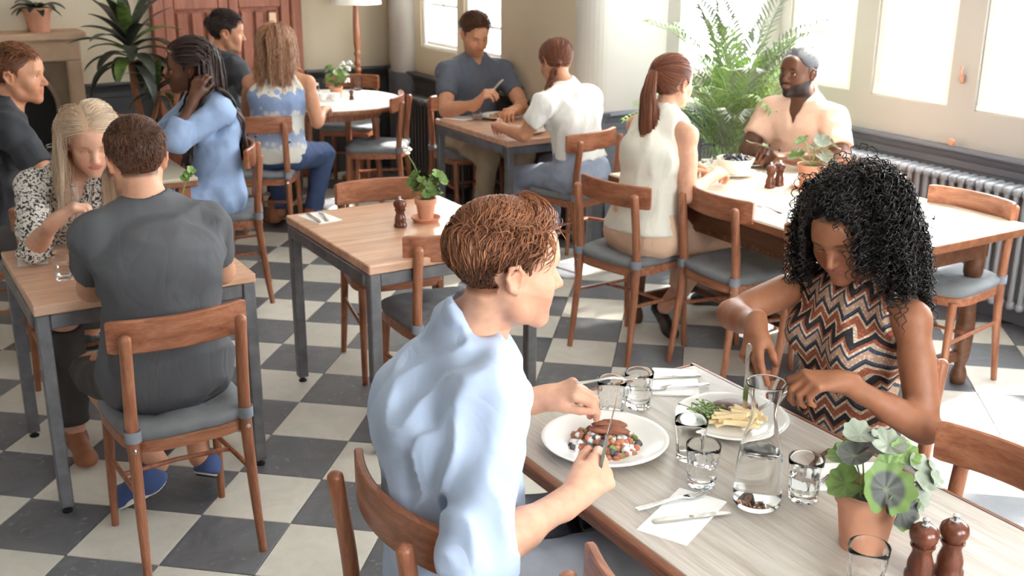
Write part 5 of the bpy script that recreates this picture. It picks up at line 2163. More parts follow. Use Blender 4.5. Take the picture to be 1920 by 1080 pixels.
def person(label, J, sex, tone, head_f, top, bottom=None, res=(.0045, .0045, .010, .009), hands=(), legs=None, bare=(), lids=.35, smile=0.0,
           lip=None, brow=(.05, .03, .02), beard=None, beardw=0, scalp=None, hs=1.0, roll=0.0, iris=(.10, .06, .03, 1), group='diners', fat=1.0, eyes=True, jaw=1.0, browth=1.0, colf=None):
    J = {k: (np.array(v, float) if np.ndim(v) else v) for k, v in J.items()}
    root = empty('person', label, 'person', (float(J['P'][0]), float(J['P'][1]), 0), 0, group)
    off = np.array([J['P'][0], J['P'][1], 0.0])
    tone = np.array(tone[:3])
    sz = ARM_M if sex == 'm' else ARM_F
    F = Fld()
    r, f, up, T, C, W = torso_prims(F, J, sex, -.003, fat)
    Rm = frame(head_f, roll=roll)
    H = J['H']
    HF = head_field(sex, hs, smile, lids, jaw).xf(Rm, H)
    nr = .054 if sex == 'm' else .043
    nb = H + V3(0, -.022, -.055) * hs @ Rm
    F.cap(nb, J['N'] - up * .02 + f * .01, nr * .95, nr * 1.12, k=.03)
    hb = []                                    # hand boxes
    for s in 'RL':
        if 'E' + s in J:
            arm_prims(F, J['S' + s], J['E' + s], J['W' + s], sz)
    HH = {}
    for hd_ in hands:
        s = hd_['s']
        Wr = J['W' + s]
        G = Fld()
        tips = hand_field(G, Wr, hd_['d'], hd_['n'], 1 if s == 'R' else -1, hd_.get('size', 1.0 if sex == 'm' else .9), fingers=hd_.get('fingers'), curl=hd_.get('curl', (.5, .6, .4)), thumb=hd_.get('thumb', (.55, .35, .3)), rw=sz[3] * .98)
        a, b = G.bbox()
        hb.append((a - .012, b + .012))
        F.P += G.P
        HH[s] = tips
    # hips, legs
    hr = J.get('hipr', r)
    lg = {}
    for i, s in enumerate('RL'):
        sg = 1 if s == 'R' else -1
        hip = J['P'] + hr * sg * .092 + V3(0, 0, -.03)
        ff = nrm(np.cross(V3(0, 0, 1), hr))
        K = J.get('K' + s, hip + ff * .43 + hr * sg * .05 + V3(0, 0, -.01))
        A = J.get('A' + s, K - ff * .03 + V3(0, 0, -(K[2] - .09)))
        lg[s] = (hip, K, A)
        F.cap(hip, K, .078, .054, k=.03)
        F.cap(K, A, .052, .036, k=.02)
        F.cap(lerp(K, A, .15), lerp(K, A, .45), .054, .052, k=.02)
    F.P += HF.P
    lo, hi = F.bbox()
    ha, hb_ = H - .155, H + .155
    chunks = []
    boxes = [(ha, hb_, res[0])] + [(a, b, res[1]) for a, b in hb]
    for a, b, h in boxes:
        chunks.append(F.mesh(h, a, b))
    v, q = F.mesh(res[2])
    cen = v[q].mean(1)
    keep = np.ones(len(q), bool)
    for a, b, h in boxes:
        m_ = h * 1.5 + .0015
        keep &= ~((cen > a + m_) & (cen < b - m_)).all(1)
    chunks.append((v, q[keep]))
    V, Q = joinm(chunks)
    col = np.repeat(tone[None], len(V), 0)
    loc = (V - H) @ Rm.T
    nearh = np.linalg.norm(loc, axis=1) < .16
    col[nearh] = face_color(loc[nearh], tone, lip if lip is not None else tone * V3(.85, .50, .46), brow, hs, beard, beardw, scalp, browth)
    for s, tips in HH.items():
        for k, p in tips.items():
            d_ = np.linalg.norm(V - p, axis=1)
            col = blend(col, np.clip(tone * V3(1.08, .86, .82), 0, 1), .5 * np.exp(-(d_ / .014) ** 2))
    if colf:
        col = colf(V, col)
    mkfast('body', V - off, Q, skinmat('skin'), root, np.c_[col, np.ones(len(col))])
    if eyes:
        for sx in (-1, 1):
            c = V3(sx * .0315, .0765, -.005) * hs @ Rm + H
            ek = 'eye'
            e = _eye.build('eye', eyemat(iris), root, True, None)
            M = np.eye(4); M[:3, 0] = Rm[0] * hs; M[:3, 1] = -Rm[2] * hs; M[:3, 2] = Rm[1] * hs; M[:3, 3] = c - off
            e.matrix_local = Matrix(M.tolist())
    # ---- garment on the upper body
    if top:
        G = Fld()
        g = top.get('g', .010)
        torso_prims(G, J, sex, g, fat * top.get('loose', 1.0))
        if top.get('skirt'):
            for s in 'RL':
                hip, K, A = lg[s]
                G.cap(hip, K, .098, .082, k=.05)
            G.plane(lerp(lg['R'][1], lg['L'][1], .5) + f * .02, f, 'i', .01)
        if top.get('hipcover'):
            G.cap(lg['R'][0] + V3(0, 0, .04), lg['L'][0] + V3(0, 0, .04), top['hipcover'], k=.05)
        hem = J['P'] + V3(0, 0, top.get('hem', -.04))
        hn = top.get('hemn', V3(0, 0, -1))
        G.plane(hem, hn, 'i', .006)
        end = top['sleeve']
        for s in 'RL':
            S_ = J['S' + s]
            lat = nrm((S_ - lerp(J['SR'], J['SL'], .5)))
            if end <= 0:
                G.plane(S_ - lat * (.022 - end), lat + up * top.get('tilt', .45), 'i', .008)
                continue
            if 'E' + s not in J:
                continue
            E_, W_ = J['E' + s], J['W' + s]
            a, b, c, d = [x + top.get('sg', .012) for x in sz]
            if end <= 1:
                capcut(G, S_, lerp(S_, E_, end), a + .004, a + (b - a) * end + top.get('flare', .004), k=.03)
            else:
                G.cap(S_, E_, a + .003, b + .003, k=.03)
                capcut(G, E_, lerp(E_, W_, end - 1), b + .003, b + (d - b) * (end - 1) + top.get('flare', .004), k=.02)
                if top.get('cuff'):
                    pc = lerp(E_, W_, end - 1); dd = nrm(W_ - E_)
                    rr_ = b + (d - b) * (end - 1) + .007
                    capcut(G, pc - dd * .045, pc + dd * .003, rr_ + .002, rr_, k=.003, ext=.001)
                    G.cap(pc - dd * .045, pc - dd * .046, .001, .001, k=0)
        nk = top.get('neck', nr + .012)
        nx = nrm(nb - (J['N'] - up * .02 + f * .01)); nb0 = J['N'] + nx * top.get('nz', .052) + f * .004
        G.cap(nb0 + nx * .030, nb0 + nx * .20, nk, nk + .02, k=.006, op='s')
        if top.get('vee'):
            G.cap(J['N'] + up * .03 + f * .07, J['N'] - up * top['vee'] + f * .125, .045, .008, k=.008, op='s')
        if top.get('collar'):
            th, hh = top['collar']
            nn = nrm(nb - J['N'])
            fn_ = nrm(f - nn * (f @ nn)); rn = np.cross(fn_, nn)
            ring = []
            cs = top.get('cspan', 2.6)
            for i in range(25):
                a = -cs + 2 * cs * i / 24
                ring.append(nb0 + nx * (-.012 + .020 * math.cos(a)) - up * .012 * (1 - math.cos(a)) * .5 + (rn * math.sin(a) * (nr + .012) - fn_ * math.cos(a) * (nr + .013)))
            for hq in np.linspace(0, hh, 4):
                G.chain([p + nn * hq for p in ring], [th] * len(ring), k=.004)
        G.disp(wrinkle(top.get('wr', .004) * 1.5, top.get('wf', 42), top.get('ws', (1, 1, 1.6)), top.get('seed', 1)))
        v, q = G.mesh(res[3])
        mkfast(top.get('name', 'shirt'), v - off, q, top['mat'], root)
    if bottom:
        G = Fld()
        g = bottom.get('g', .010)
        G.ecap(J['P'] - up * .02, lerp(J['P'], J['N'], .20), (.165 * fat + g, .120 + g), (.150 * fat + g, .108 + g), hr, k=0)
        for s in 'RL':
            hip, K, A = lg[s]
            e = bottom.get('end', 1.95)
            G.cap(hip, K, .084 + g, .058 + g, k=.04)
            if e > 1:
                capcut(G, K, lerp(K, A, e - 1), .057 + g, .044 + g + bottom.get('flare', .0), k=.03)
        if bottom.get('end', 1.95) <= 1:
            e = bottom['end']
            G2 = Fld()
            G2.ecap(J['P'] - up * .02, lerp(J['P'], J['N'], .20), (.165 * fat + g, .120 + g), (.150 * fat + g, .108 + g), hr, k=0)
            for s in 'RL':
                hip, K, A = lg[s]
                capcut(G2, hip, lerp(hip, K, e), .088 + g, .066 + g, k=.04)
            G = G2
        G.plane(lerp(J['P'], J['N'], bottom.get('waist', .20)), up, 'i', .006)
        G.disp(wrinkle(bottom.get('wr', .004) * 1.5, 38, (1, 1, 1), bottom.get('seed', 2)))
        v, q = G.mesh(res[3])
        mkfast(bottom.get('name', 'trousers'), v - off, q, bottom['mat'], root)
    return dict(root=root, Rm=Rm, H=H, off=off, up=up, f=f, r=r, J=J, hs=hs, legs=lg, tips=HH)


def shoe(pr, heel, toe, mat, sole=None, up=(0, 0, 1), w=.040, h=.075, solem=None, res=.006, name='shoe', low=False):
    heel, toe = np.array(heel, float), np.array(toe, float)
    d = nrm(toe - heel); u = np.array(up, float); u = nrm(u - d * (u @ d)); L = np.linalg.norm(toe - heel)
    Rf = np.stack([np.cross(d, u), d, u])
    G = Fld()
    G.ell(V3(0, .045, .035), (w * .82, .05, .04), k=0)
    G.cap(V3(0, .04, .03), V3(0, L - .055, .026), w * .80, w * .88, k=.02)
    G.ell(V3(0, L - .06, .028), (w, .06, .030), k=.02)
    if not low:
        G.cap(V3(0, .045, .03), V3(0, .045, h), w * .78, w * .80, k=.03)
        G.cap(V3(0, .06, .05), V3(0, L * .55, .045), w * .62, w * .55, k=.03)
    G.plane(V3(0, 0, .012), V3(0, 0, -1), 'i', .003)
    G.plane(V3(0, 0, h), V3(0, -.2, 1), 'i', .004)
    if low:
        G.ell(V3(0, .065, .055), (w * .72, .055, .035), k=.005, op='s')
    v, q = G.mesh(res)
    o = mkfast(name, v @ Rf + heel - pr['off'], q, mat, pr['root'])
    if solem:
        G = Fld()
        G.cap(V3(0, .045, .012), V3(0, L - .055, .012), w * .86, w * 1.02, k=0)
        G.plane(V3(0, 0, .032), V3(0, 0, 1), 'i', .003); G.plane(V3(0, 0, .006), V3(0, 0, -1), 'i', .003)
        v, q = G.mesh(res)
        mkfast('sole', v @ Rf + heel - pr['off'], q, solem, o)
        G = Fld()
        G.cap(V3(0, .045, .004), V3(0, L - .055, .004), w * .80, w * .96, k=0)
        G.plane(V3(0, 0, .007), V3(0, 0, 1), 'i', .002); G.plane(V3(0, 0, 0), V3(0, 0, -1), 'i', .002)
        v, q = G.mesh(res)
        mkfast('tread', v @ Rf + heel - pr['off'], q, RUBBER, o)
        G = Fld()
        G.ell(V3(0, .042, .05), (w * .90, .046, .016), k=0)
        G.plane(V3(0, .06, .05), V3(0, 1, 0), 'i', .002)
        v, q = G.mesh(res * .8)
        mkfast('heel_band', v @ Rf + heel - pr['off'], q, RUBBER, o)
    return o


def put_hair(pr, sets, m, cap=.006, w=1.0, n=3, name='hair'):
    base = cap_field(cap, w, pr['hs']).xf(pr['Rm'], pr['H']).mesh(.0042)
    base = (base[0] - pr['off'], base[1])
    return hair_mesh(name, sets, m, pr['root'], pr['Rm'], pr['H'] - pr['off'], base, n)


def flow_short(top=(.2, .9, 0), side=(0, -.35, -1), nape=(0, 0, -1), swirl=.0):
    def fl(p, n):
        z = p[:, 2]; y = p[:, 1]
        wt = np.clip((n[:, 2] - .35) / .4, 0, 1)[:, None]
        wn = np.clip((-n[:, 1] - .3) / .5, 0, 1)[:, None] * (1 - wt)
        d = np.array(top)[None] * wt + np.array(nape)[None] * wn + np.array(side)[None] * (1 - wt - wn)
        return d
    return fl


def long_paths(rng, pr, N, L, S=22, part=0.0, fwd=-.15, out=.25, vol=.012, coll=(), down=None, sel=None, w=1.0, wave=.004, gravity=1.0, clumpn=26, tie=None, hg=None):
    """hair that hangs: head-local start, world-space fall, pushed out of capsules"""
    p0 = scalp_roots(rng, N, 1, w, sel)
    hs, Rm, H = pr['hs'], pr['Rm'], pr['H']
    c, r = CRAN_C, CRAN_R * V3(w, 1, 1)
    q = p0.copy()
    Ln = L * rng.uniform(.86, 1.08, N)
    dn = (V3(0, 0, -1) @ Rm.T)
    cid = rng.integers(0, max(2, N // clumpn), N)
    ph = rng.uniform(0, 6.28, N)[cid]; cdir = rng.normal(size=(N, 3))[cid]
    thick = vol * rng.uniform(.15, 1.0, N)
    vel = None
    path = []
    step = (Ln / (S - 1))[:, None]
    for i in range(S):
        wv = wave * np.sin(i * .75 + ph)[:, None] * nrm(V3(1, .3, 0)) + wave * .7 * np.cos(i * .6 + ph * 2)[:, None] * V3(0, 1, 0)
        path.append(q + wv * min(1, i / 4))
        n = (q - c) / (r * r); n /= np.linalg.norm(n, axis=1)[:, None]
        side = np.sign(q[:, 0] - part)[:, None]
        d = side * V3(1, 0, 0) * out + V3(0, 1, 0) * fwd + dn * (gravity if hg is None else hg) + cdir * .05
        k = np.sqrt((((q - c) / (r + thick[:, None])) ** 2).sum(1))
        on = (k < 1.12) & (q[:, 2] > -.02)
        t = d - n * np.minimum(0, (d * n).sum(1))[:, None] * on[:, None]
        hang = dn + cdir * .05
        dd = np.where(on[:, None], t, hang)
        dd /= np.linalg.norm(dd, axis=1)[:, None] + 1e-9
        vel = dd if vel is None else vel * .35 + dd * .65
        q = q + vel * step
        rt = r + thick[:, None]
        k = np.sqrt((((q - c) / rt) ** 2).sum(1))
        ins = k < 1
        q[ins] = (c + (q - c) / k[:, None])[ins]
        # face and neck column, body capsules
        for a, b, rad in coll:
            ab = b - a
            h = np.clip(((q - a) @ ab) / (ab @ ab), 0, 1)
            v = q - a - h[:, None] * ab
            ln = np.linalg.norm(v, axis=1)
            m = ln < rad + thick * .6
            q[m] = (q + v * ((rad + thick * .6) / (ln + 1e-6) - 1)[:, None])[m]
    P = np.stack(path, 1) * hs
    shade = np.clip(rng.normal(.5, .25, N)[cid] * .55 + rng.uniform(0, .45, N), 0, 1)
    return P, shade


def body_coll(pr, extra=.0):
    """capsules of neck and shoulders in head-local coordinates"""
    J, Rm, H = pr['J'], pr['Rm'], pr['H']
    T = lambda x: (x - H) @ Rm.T / pr['hs']
    N, up, f = J['N'], pr['up'], pr['f']
    out = [(V3(0, -.012, -.03), T(N), .058 + extra)]
    for s in 'RL':
        out.append((T(N - up * .01), T(J['S' + s]), .066 + extra))
    C = lerp(J['P'], N, .7)
    out.append((T(C + (J['SR'] - J['SL']) * .2), T(lerp(J['P'], N, .2) + (J['SR'] - J['SL']) * .2), .125 + extra))
    out.append((T(C - (J['SR'] - J['SL']) * .2), T(lerp(J['P'], N, .2) - (J['SR'] - J['SL']) * .2), .125 + extra))
    out.append((V3(0, .03, -.03), V3(0, .045, -.09), .062))
    return out


def radii(P, r, tip=.35):
    S = P.shape[1]
    return np.full(P.shape[:2], r) * np.concatenate([np.ones(S - 3), [.85, .65, tip]])[None]


def cloth(name, col, var=.06, rough=.85, weave=900, folds=.30, **kw):
    return plain(name, col, rough, 0, var=var, vscale=9, bump=.12, bscale=weave, folds=folds, **kw)


RES_N, RES_M, RES_F = (.0032, .0028, .0065, .0055), (.0038, .0035, .008, .007), (.0045, .0042, .010, .0085)


def auto_shoes(pr, mat, solem=None, sides='RL', low=False, h=.08):
    hr = pr['J'].get('hipr', pr['r']); ff = nrm(np.cross(V3(0, 0, 1), hr))
    for s in sides:
        A = pr['legs'][s][2]
        hl = np.array([A[0], A[1], 0]) - ff * .055
        shoe(pr, hl, hl + ff * .265, mat, solem=solem, h=h, low=low, res=.0085)

# =================================================================== clothes and hair colours
SHIRT_BLUE = cloth('shirt_pale_blue', lin(186, 201, 227))
TEE_GREY = cloth('tee_dark_grey', lin(84, 84, 88))
TEE_BLACK = cloth('tee_charcoal', lin(62, 64, 70))
TEE_SLATE = cloth('tee_slate', lin(88, 92, 104))
TEE_WHITE = cloth('tee_white', lin(240, 238, 234))
CREAM = cloth('blouse_cream', lin(234, 229, 216))
POLO = cloth('polo_pink', lin(236, 196, 172))
DENIMSHIRT = cloth('denim_shirt', lin(152, 174, 210), var=.12)
JEANS = cloth('jeans_blue', lin(60, 76, 114), var=.15)
JEANSP = cloth('jeans_pale', lin(150, 159, 180), var=.18)
CHINO = cloth('chino_beige', lin(176, 158, 134), var=.08)
PEACH = cloth('trousers_peach', lin(226, 190, 162))
SHORTS = cloth('shorts_dark', lin(66, 62, 60), var=.1)
GREYJ = cloth('jeans_grey', lin(146, 148, 154), var=.12)
# speckled blouse
_t = NT('blouse_speckled'); _v = _t.coords()
_n = _t.noise(_v, 95, 2, .5, .6)
_t.p('Base Color', _t.ramp(_n, [(.44, lin(48, 48, 56)), (.50, lin(226, 220, 212))])); _t.p('Roughness', .85); SPECK = _t.m
# zigzag top
_t = NT('zigzag_knit'); _v = _t.coords(); _sp = _t.n('ShaderNodeSeparateXYZ', {'Vector': _v})
_tri = _t.math('PINGPONG', _t.math('MULTIPLY', _sp.outputs[1], 19.0), .5)
_h = _t.math('ADD', _t.math('MULTIPLY', _sp.outputs[2], 8.6), _t.math('MULTIPLY', _tri, .52))
_fr = _t.math('FRACT', _h)
_ch, _cr, _ru, _sl = lin(44, 42, 46), lin(226, 204, 178), lin(172, 98, 72), lin(66, 78, 100)
_band = _t.ramp(_fr, [(0, _ch), (.10, _cr), (.17, _ru), (.34, _cr), (.42, _ch), (.47, _sl), (.54, lin(206, 172, 148)), (.72, _sl), (.79, _cr), (.86, _ru), (.94, _ch)], 'CONSTANT')
_vo = _t.n('ShaderNodeTexVoronoi', {'Vector': _v, 'Scale': 120.0})
_dot = _t.ramp(_vo.outputs['Distance'], [(.30, (1, 1, 1, 1)), (.42, (.55, .50, .48, 1))])
_mm = _t.n('ShaderNodeMix', data_type='RGBA', blend_type='MULTIPLY'); _mm.inputs[0].default_value = .8
_t.nt.links.new(_band, _mm.inputs[6]); _t.nt.links.new(_dot, _mm.inputs[7])
_t.p('Base Color', _mm.outputs[2]); _t.p('Roughness', .9); _t.bump(_vo.outputs['Distance'], .15, .002); ZIG = _t.m
# blue top with cream lace
_t = NT('lace_top'); _v = _t.coords(); _sp = _t.n('ShaderNodeSeparateXYZ', {'Vector': _v})
_vo = _t.n('ShaderNodeTexVoronoi', {'Vector': _t.coords((1, 1, 1.0)), 'Scale': 26.0})
_z = _t.math('ADD', _sp.outputs[2], _t.math('MULTIPLY', _vo.outputs['Distance'], .10))
_lace = _t.ramp(_z, [(.0, (1, 1, 1, 1)), (.66, (.9, .9, .9, 1)), (.70, (.15, .15, .15, 1)), (.76, (.1, .1, .1, 1)), (.78, (.85, .85, .85, 1)), (.86, (.75, .75, .75, 1)), (.89, (0, 0, 0, 1)), (1.01, (0, 0, 0, 1)), (1.03, (1, 1, 1, 1))])
_t.p('Base Color', _t.mix(_lace, lin(142, 160, 196), lin(226, 220, 206))); _t.p('Roughness', .85); _t.bump(_vo.outputs['Distance'], .4, .004); LACE = _t.m
DENIMS = plain('shoe_knit_blue', lin(70, 90, 140), .8, bump=.2, bscale=300)
SOLE = plain('sole_white', lin(236, 234, 230), .6)
SHOEB = plain('shoe_black', lin(30, 29, 31), .35)
BOOT = plain('boot_brown', lin(150, 92, 62), .55, var=.15)
RING = MATS['chrome'] if 'chrome' in MATS else CHROME

HGINGER = hairmat('hair_ginger', lin(52, 30, 21), lin(126, 77, 51), lin(200, 134, 94))
HBROWN = hairmat('hair_brown', lin(46, 29, 21), lin(98, 61, 43), lin(146, 96, 68))
HDARK = hairmat('hair_dark', lin(24, 19, 17), lin(46, 34, 28), lin(84, 62, 50))
HBLACK = hairmat('hair_black', lin(16, 13, 12), lin(36, 29, 26), lin(74, 58, 50))
HBLONDE = hairmat('hair_blonde', lin(176, 136, 104), lin(228, 198, 166), lin(248, 234, 216), .38)
HHONEY = hairmat('hair_honey', lin(104, 62, 40), lin(176, 124, 90), lin(226, 188, 156), .38)
HAUBURN = hairmat('hair_auburn', lin(70, 36, 24), lin(124, 70, 48), lin(178, 114, 82))
HBRAID = hairmat('hair_braids', lin(26, 18, 16), lin(54, 34, 28), lin(104, 64, 50))

LIGHT = lin(214, 160, 130); LIGHT2 = lin(222, 170, 142); FAIR = lin(226, 178, 152); TAN = lin(206, 150, 118); BROWN = lin(150, 98, 70); DEEP = lin(96, 60, 44); DEEP2 = lin(104, 68, 50)


def norm3(*a):
    return nrm(V3(*a))


# ------------------------------------------------------------------- 1 man in the pale blue shirt
J1 = dict(P=(.955, 1.80, .585), N=(1.00, 1.805, 1.085), H=(1.047, 1.742, 1.256), SR=(.945, 1.635, 1.035), SL=(1.06, 1.985, .972), ER=(.875, 1.55, .77), WR=(1.125, 1.605, .795),
          EL=(1.09, 2.09, .785), WL=(1.29, 1.985, .825), hunch=.035, hipr=(0, -1, 0), KR=(1.37, 1.69, .54), KL=(1.39, 1.90, .54))
p1 = person('man with wavy ginger hair in a pale blue shirt, nearest to us', J1, 'm', LIGHT2, (.96, -.20, -.10),
            dict(sleeve=1.12, mat=SHIRT_BLUE, g=.016, sg=.020, hem=-.06, collar=(.005, .022), nz=.058, wr=.0075, wf=42, ws=(1, 1, .5), flare=.006, loose=1.02, cuff=True, name='shirt'),
            dict(mat=GREYJ), RES_N,
            hands=[dict(s='R', d=(.30, .05, .12), n=(.10, .75, -.62), fingers=[(.75, .75, .45), (1.0, .95, .5), (1.1, 1.05, .6), (1.15, 1.1, .6)], thumb=(.45, .35, .35)),
                   dict(s='L', d=(.10, -.10, .06), n=(.25, .1, -.95), fingers=[(.75, .8, .5), (.95, 1.0, .6), (1.0, 1.1, .6), (1.05, 1.1, .6)], thumb=(.4, .4, .4))],
            lids=.25, brow=lin(140, 90, 60), beard=lin(186, 132, 104), beardw=.45, scalp=lin(140, 88, 62), jaw=1.03, roll=.06)
rg = np.random.default_rng(11)
def lift1(p):
    z, y = p[:, 2], p[:, 1]
    return .003 + .010 * np.clip((z - .01) / .07, 0, 1) + .012 * np.clip((y - .01) / .06, 0, 1) * np.clip((z - .055) / .02, 0, 1)
def len1(p):
    return .016 + .036 * np.clip((p[:, 2] + .01) / .07, 0, 1) + .030 * np.clip((-p[:, 1] - .04) / .03, 0, 1) * np.clip((.02 - p[:, 2]) / .03, 0, 1)
def flow1(p, n):
    wt = np.clip((n[:, 2] - .15) / .6, 0, 1)[:, None]; wn = np.clip((-n[:, 1] - .3) / .5, 0, 1)[:, None] * (1 - wt)
    fr = np.clip((p[:, 1] - .0) / .06, 0, 1)[:, None]
    tp_ = V3(-.55, .75, 0)[None] * (1 - fr) + V3(-.85, -.25, 0)[None] * fr
    return tp_ * wt + V3(0, -.1, -1)[None] * wn + V3(0, -.75, -.65)[None] * (1 - wt - wn)
def toned(st):
    P_, R_, s_ = st
    z = P_[:, 0, 2]
    return P_, R_, np.clip(s_ * .75 - .10 + .38 * np.clip((z - .02) / .07, 0, 1), 0, 1)
s1 = [toned(short_hair(rg, 6000, len1, lift1, flow1, .0034, 1.25, .0009, S=12, s=1.0, clump=.22))]
pt, rt_, st_ = toned(short_hair(rg, 2400, .060, lambda p: .011 + .016 * np.clip((p[:, 1] + .02) / .06, 0, 1), flow1, .0062, 1.2, .00105, S=14, clump=.32))
keep = pt[:, 0, 2] > .062
s1.append((pt[keep], rt_[keep], np.clip(st_[keep] + .10, 0, 1)))
put_hair(p1, s1, HGINGER, .0035)
# ring on the left hand, the knife in the right and the fork in the left
fk = dict(p1['tips'])
cutlery('knife', (1.185, 1.615, .812), (1.262, 1.652, .992), 'knife standing upright in the blue shirted man\'s right hand', 'cutlery in hands', (.854, -.52, 0))
cutlery('fork', (1.33, 1.90, .885), (1.50, 1.888, .868), 'fork held in the blue shirted man\'s left hand', 'cutlery in hands')
rn = MB().lathe([(.0098, -.002), (.0112, -.002), (.0112, .002), (.0098, .002)], 20, closed=True)

# ------------------------------------------------------------------- 2 woman in the zigzag top
J2 = dict(P=(2.16, 1.845, .575), N=(2.135, 1.815, 1.015), H=(2.066, 1.812, 1.176), SR=(2.165, 1.995, .975), SL=(2.115, 1.625, .985), ER=(1.885, 2.00, .925), WR=(1.775, 1.795, .975),
          EL=(2.085, 1.525, .745), WL=(1.87, 1.605, .885), hunch=.02, hipr=(0, 1, 0), KR=(1.76, 1.95, .52), KL=(1.76, 1.72, .52))
p2 = person('woman with big black curls in a zigzag sleeveless top, cutting food', J2, 'f', BROWN, (-.86, -.30, -.44),
            dict(sleeve=-.0, tilt=.35, mat=ZIG, g=.010, hem=-.07, wr=.005, wf=34, ws=(1, 1, .35), name='top'),
            dict(mat=SHORTS), RES_N,
            hands=[dict(s='R', d=(-.55, -.45, -.50), n=(.35, -.45, -.75), fingers=[(.25, .25, .15), (.75, .8, .4), (.9, .9, .5), (.95, .9, .5)], thumb=(.45, .25, .25)),
                   dict(s='L', d=(-.85, .25, .10), n=(.05, .25, -.95), fingers=[(.55, .55, .3), (.85, .95, .5), (.95, 1.0, .55), (1.0, 1.0, .6)], thumb=(.4, .3, .3))],
            lids=.80, lip=lin(150, 88, 78), brow=lin(46, 28, 22), scalp=lin(60, 38, 30), hs=.97, smile=.3, roll=-.10)
rg = np.random.default_rng(22)


def curls(pr, N, rng, Lr=(.22, .36), S=46, rad=.0016):
    p = scalp_roots(rng, N, 1)
    c, r = CRAN_C, CRAN_R
    dn = V3(0, 0, -1) @ pr['Rm'].T
    L = rng.uniform(*Lr, N)
    # fringe pieces are shorter, hair parted to one side
    front = np.clip((p[:, 1] - .02) / .05, 0, 1)
    L *= 1 - .30 * front
    side = np.where(p[:, 0] + rng.normal(size=N) * .012 > .030, 1.0, -1.0)
    n0 = (p - c) / (r * r); n0 /= np.linalg.norm(n0, axis=1)[:, None]
    tz = np.clip(n0[:, 2], 0, 1)
    v = n0 * (np.where(side > 0, .45, .9) * (1 - .80 * tz))[:, None] + side[:, None] * V3(1, 0, 0) * np.where(side > 0, .25, .52)[:, None] + V3(0, -1, 0) * np.where(side > 0, 1.0, .35)[:, None] + rng.normal(size=(N, 3)) * .20
    L *= np.where(side > 0, .78, 1.0)
    fr_ = np.clip((p[:, 1] - .015) / .03, 0, 1)[:, None]
    v = v * (1 - fr_) + fr_ * (n0 * .25 + V3(-.55, -1.05, .22) + rng.normal(size=(N, 3)) * .16)
    v /= np.linalg.norm(v, axis=1)[:, None]
    coll = [(V3(0, .055, .02), V3(0, .058, -.075), .082)] + body_coll(pr, .01)[:3]
    q = p.copy(); G = []
    for i in range(S):
        u = i / (S - 1)
        G.append(q.copy())
        g = dn * (.07 + .16 * u) * (46 / S)
        v = v * .93 + g
        v /= np.linalg.norm(v, axis=1)[:, None]
        q = q + v * (L / (S - 1))[:, None]
        k = np.sqrt((((q - c) / (r + .022)) ** 2).sum(1))
        m = k < 1
        q[m] = (c + (q - c) / k[:, None])[m] * .7 + q[m] * .3
        for a, b, rd in coll:
            ab = b - a
            h = np.clip(((q - a) @ ab) / (ab @ ab), 0, 1); w_ = q - a - h[:, None] * ab
            ln = np.linalg.norm(w_, axis=1); mm = ln < rd
            q[mm] = (q + w_ * (rd / (ln + 1e-6) - 1)[:, None])[mm]
    G = np.stack(G, 1)
    T = np.gradient(G, axis=1); T /= np.linalg.norm(T, axis=2, keepdims=True) + 1e-9
    A = np.cross(T, V3(.3, .2, .93)); A /= np.linalg.norm(A, axis=2, keepdims=True) + 1e-9
    B = np.cross(T, A)
    s = np.arange(S)[None] / (S - 1)
    turns = L / rng.uniform(.022, .036, N)
    ang = (turns[:, None] * s * 2 * PI) * rng.choice([-1, 1], N)[:, None] + rng.uniform(0, 6.28, (N, 1))
    R = (rng.uniform(.0045, .0095, N)[:, None]) * np.clip(s * 5, 0, 1)
    P = G + (R * np.cos(ang))[..., None] * A + (R * np.sin(ang))[..., None] * B
    sh = np.clip(rng.beta(1.8, 3.2, N), 0, 1)
    x_, y_, z_ = P[..., 0], P[..., 1], P[..., 2]
    bad = ((y_ > .045) & (x_ > -.052) & (x_ < .062) & (z_ < .064) & (z_ > -.14)).any(1)
    far = ((np.linalg.norm(P - CRAN_C, axis=2) > .185) & (z_ > -.02)).any(1)
    ok = ~bad & ~far
    return P[ok] * pr['hs'], radii(P[ok], rad), sh[ok]


put_hair(p2, [curls(p2, 1800, rg, (.25, .40)), curls(p2, 400, rg, (.24, .36), 52, .0012)], HBLACK, .005)
cutlery('knife', (1.700, 1.740, .965), (1.728, 1.765, .772), 'knife held upright by the zigzag top woman over the fries', 'cutlery in hands', (1, 0, 0))
cutlery('fork', (1.86, 1.625, .905), (1.745, 1.745, .775), 'fork pressed into the steak by the zigzag top woman', 'cutlery in hands')

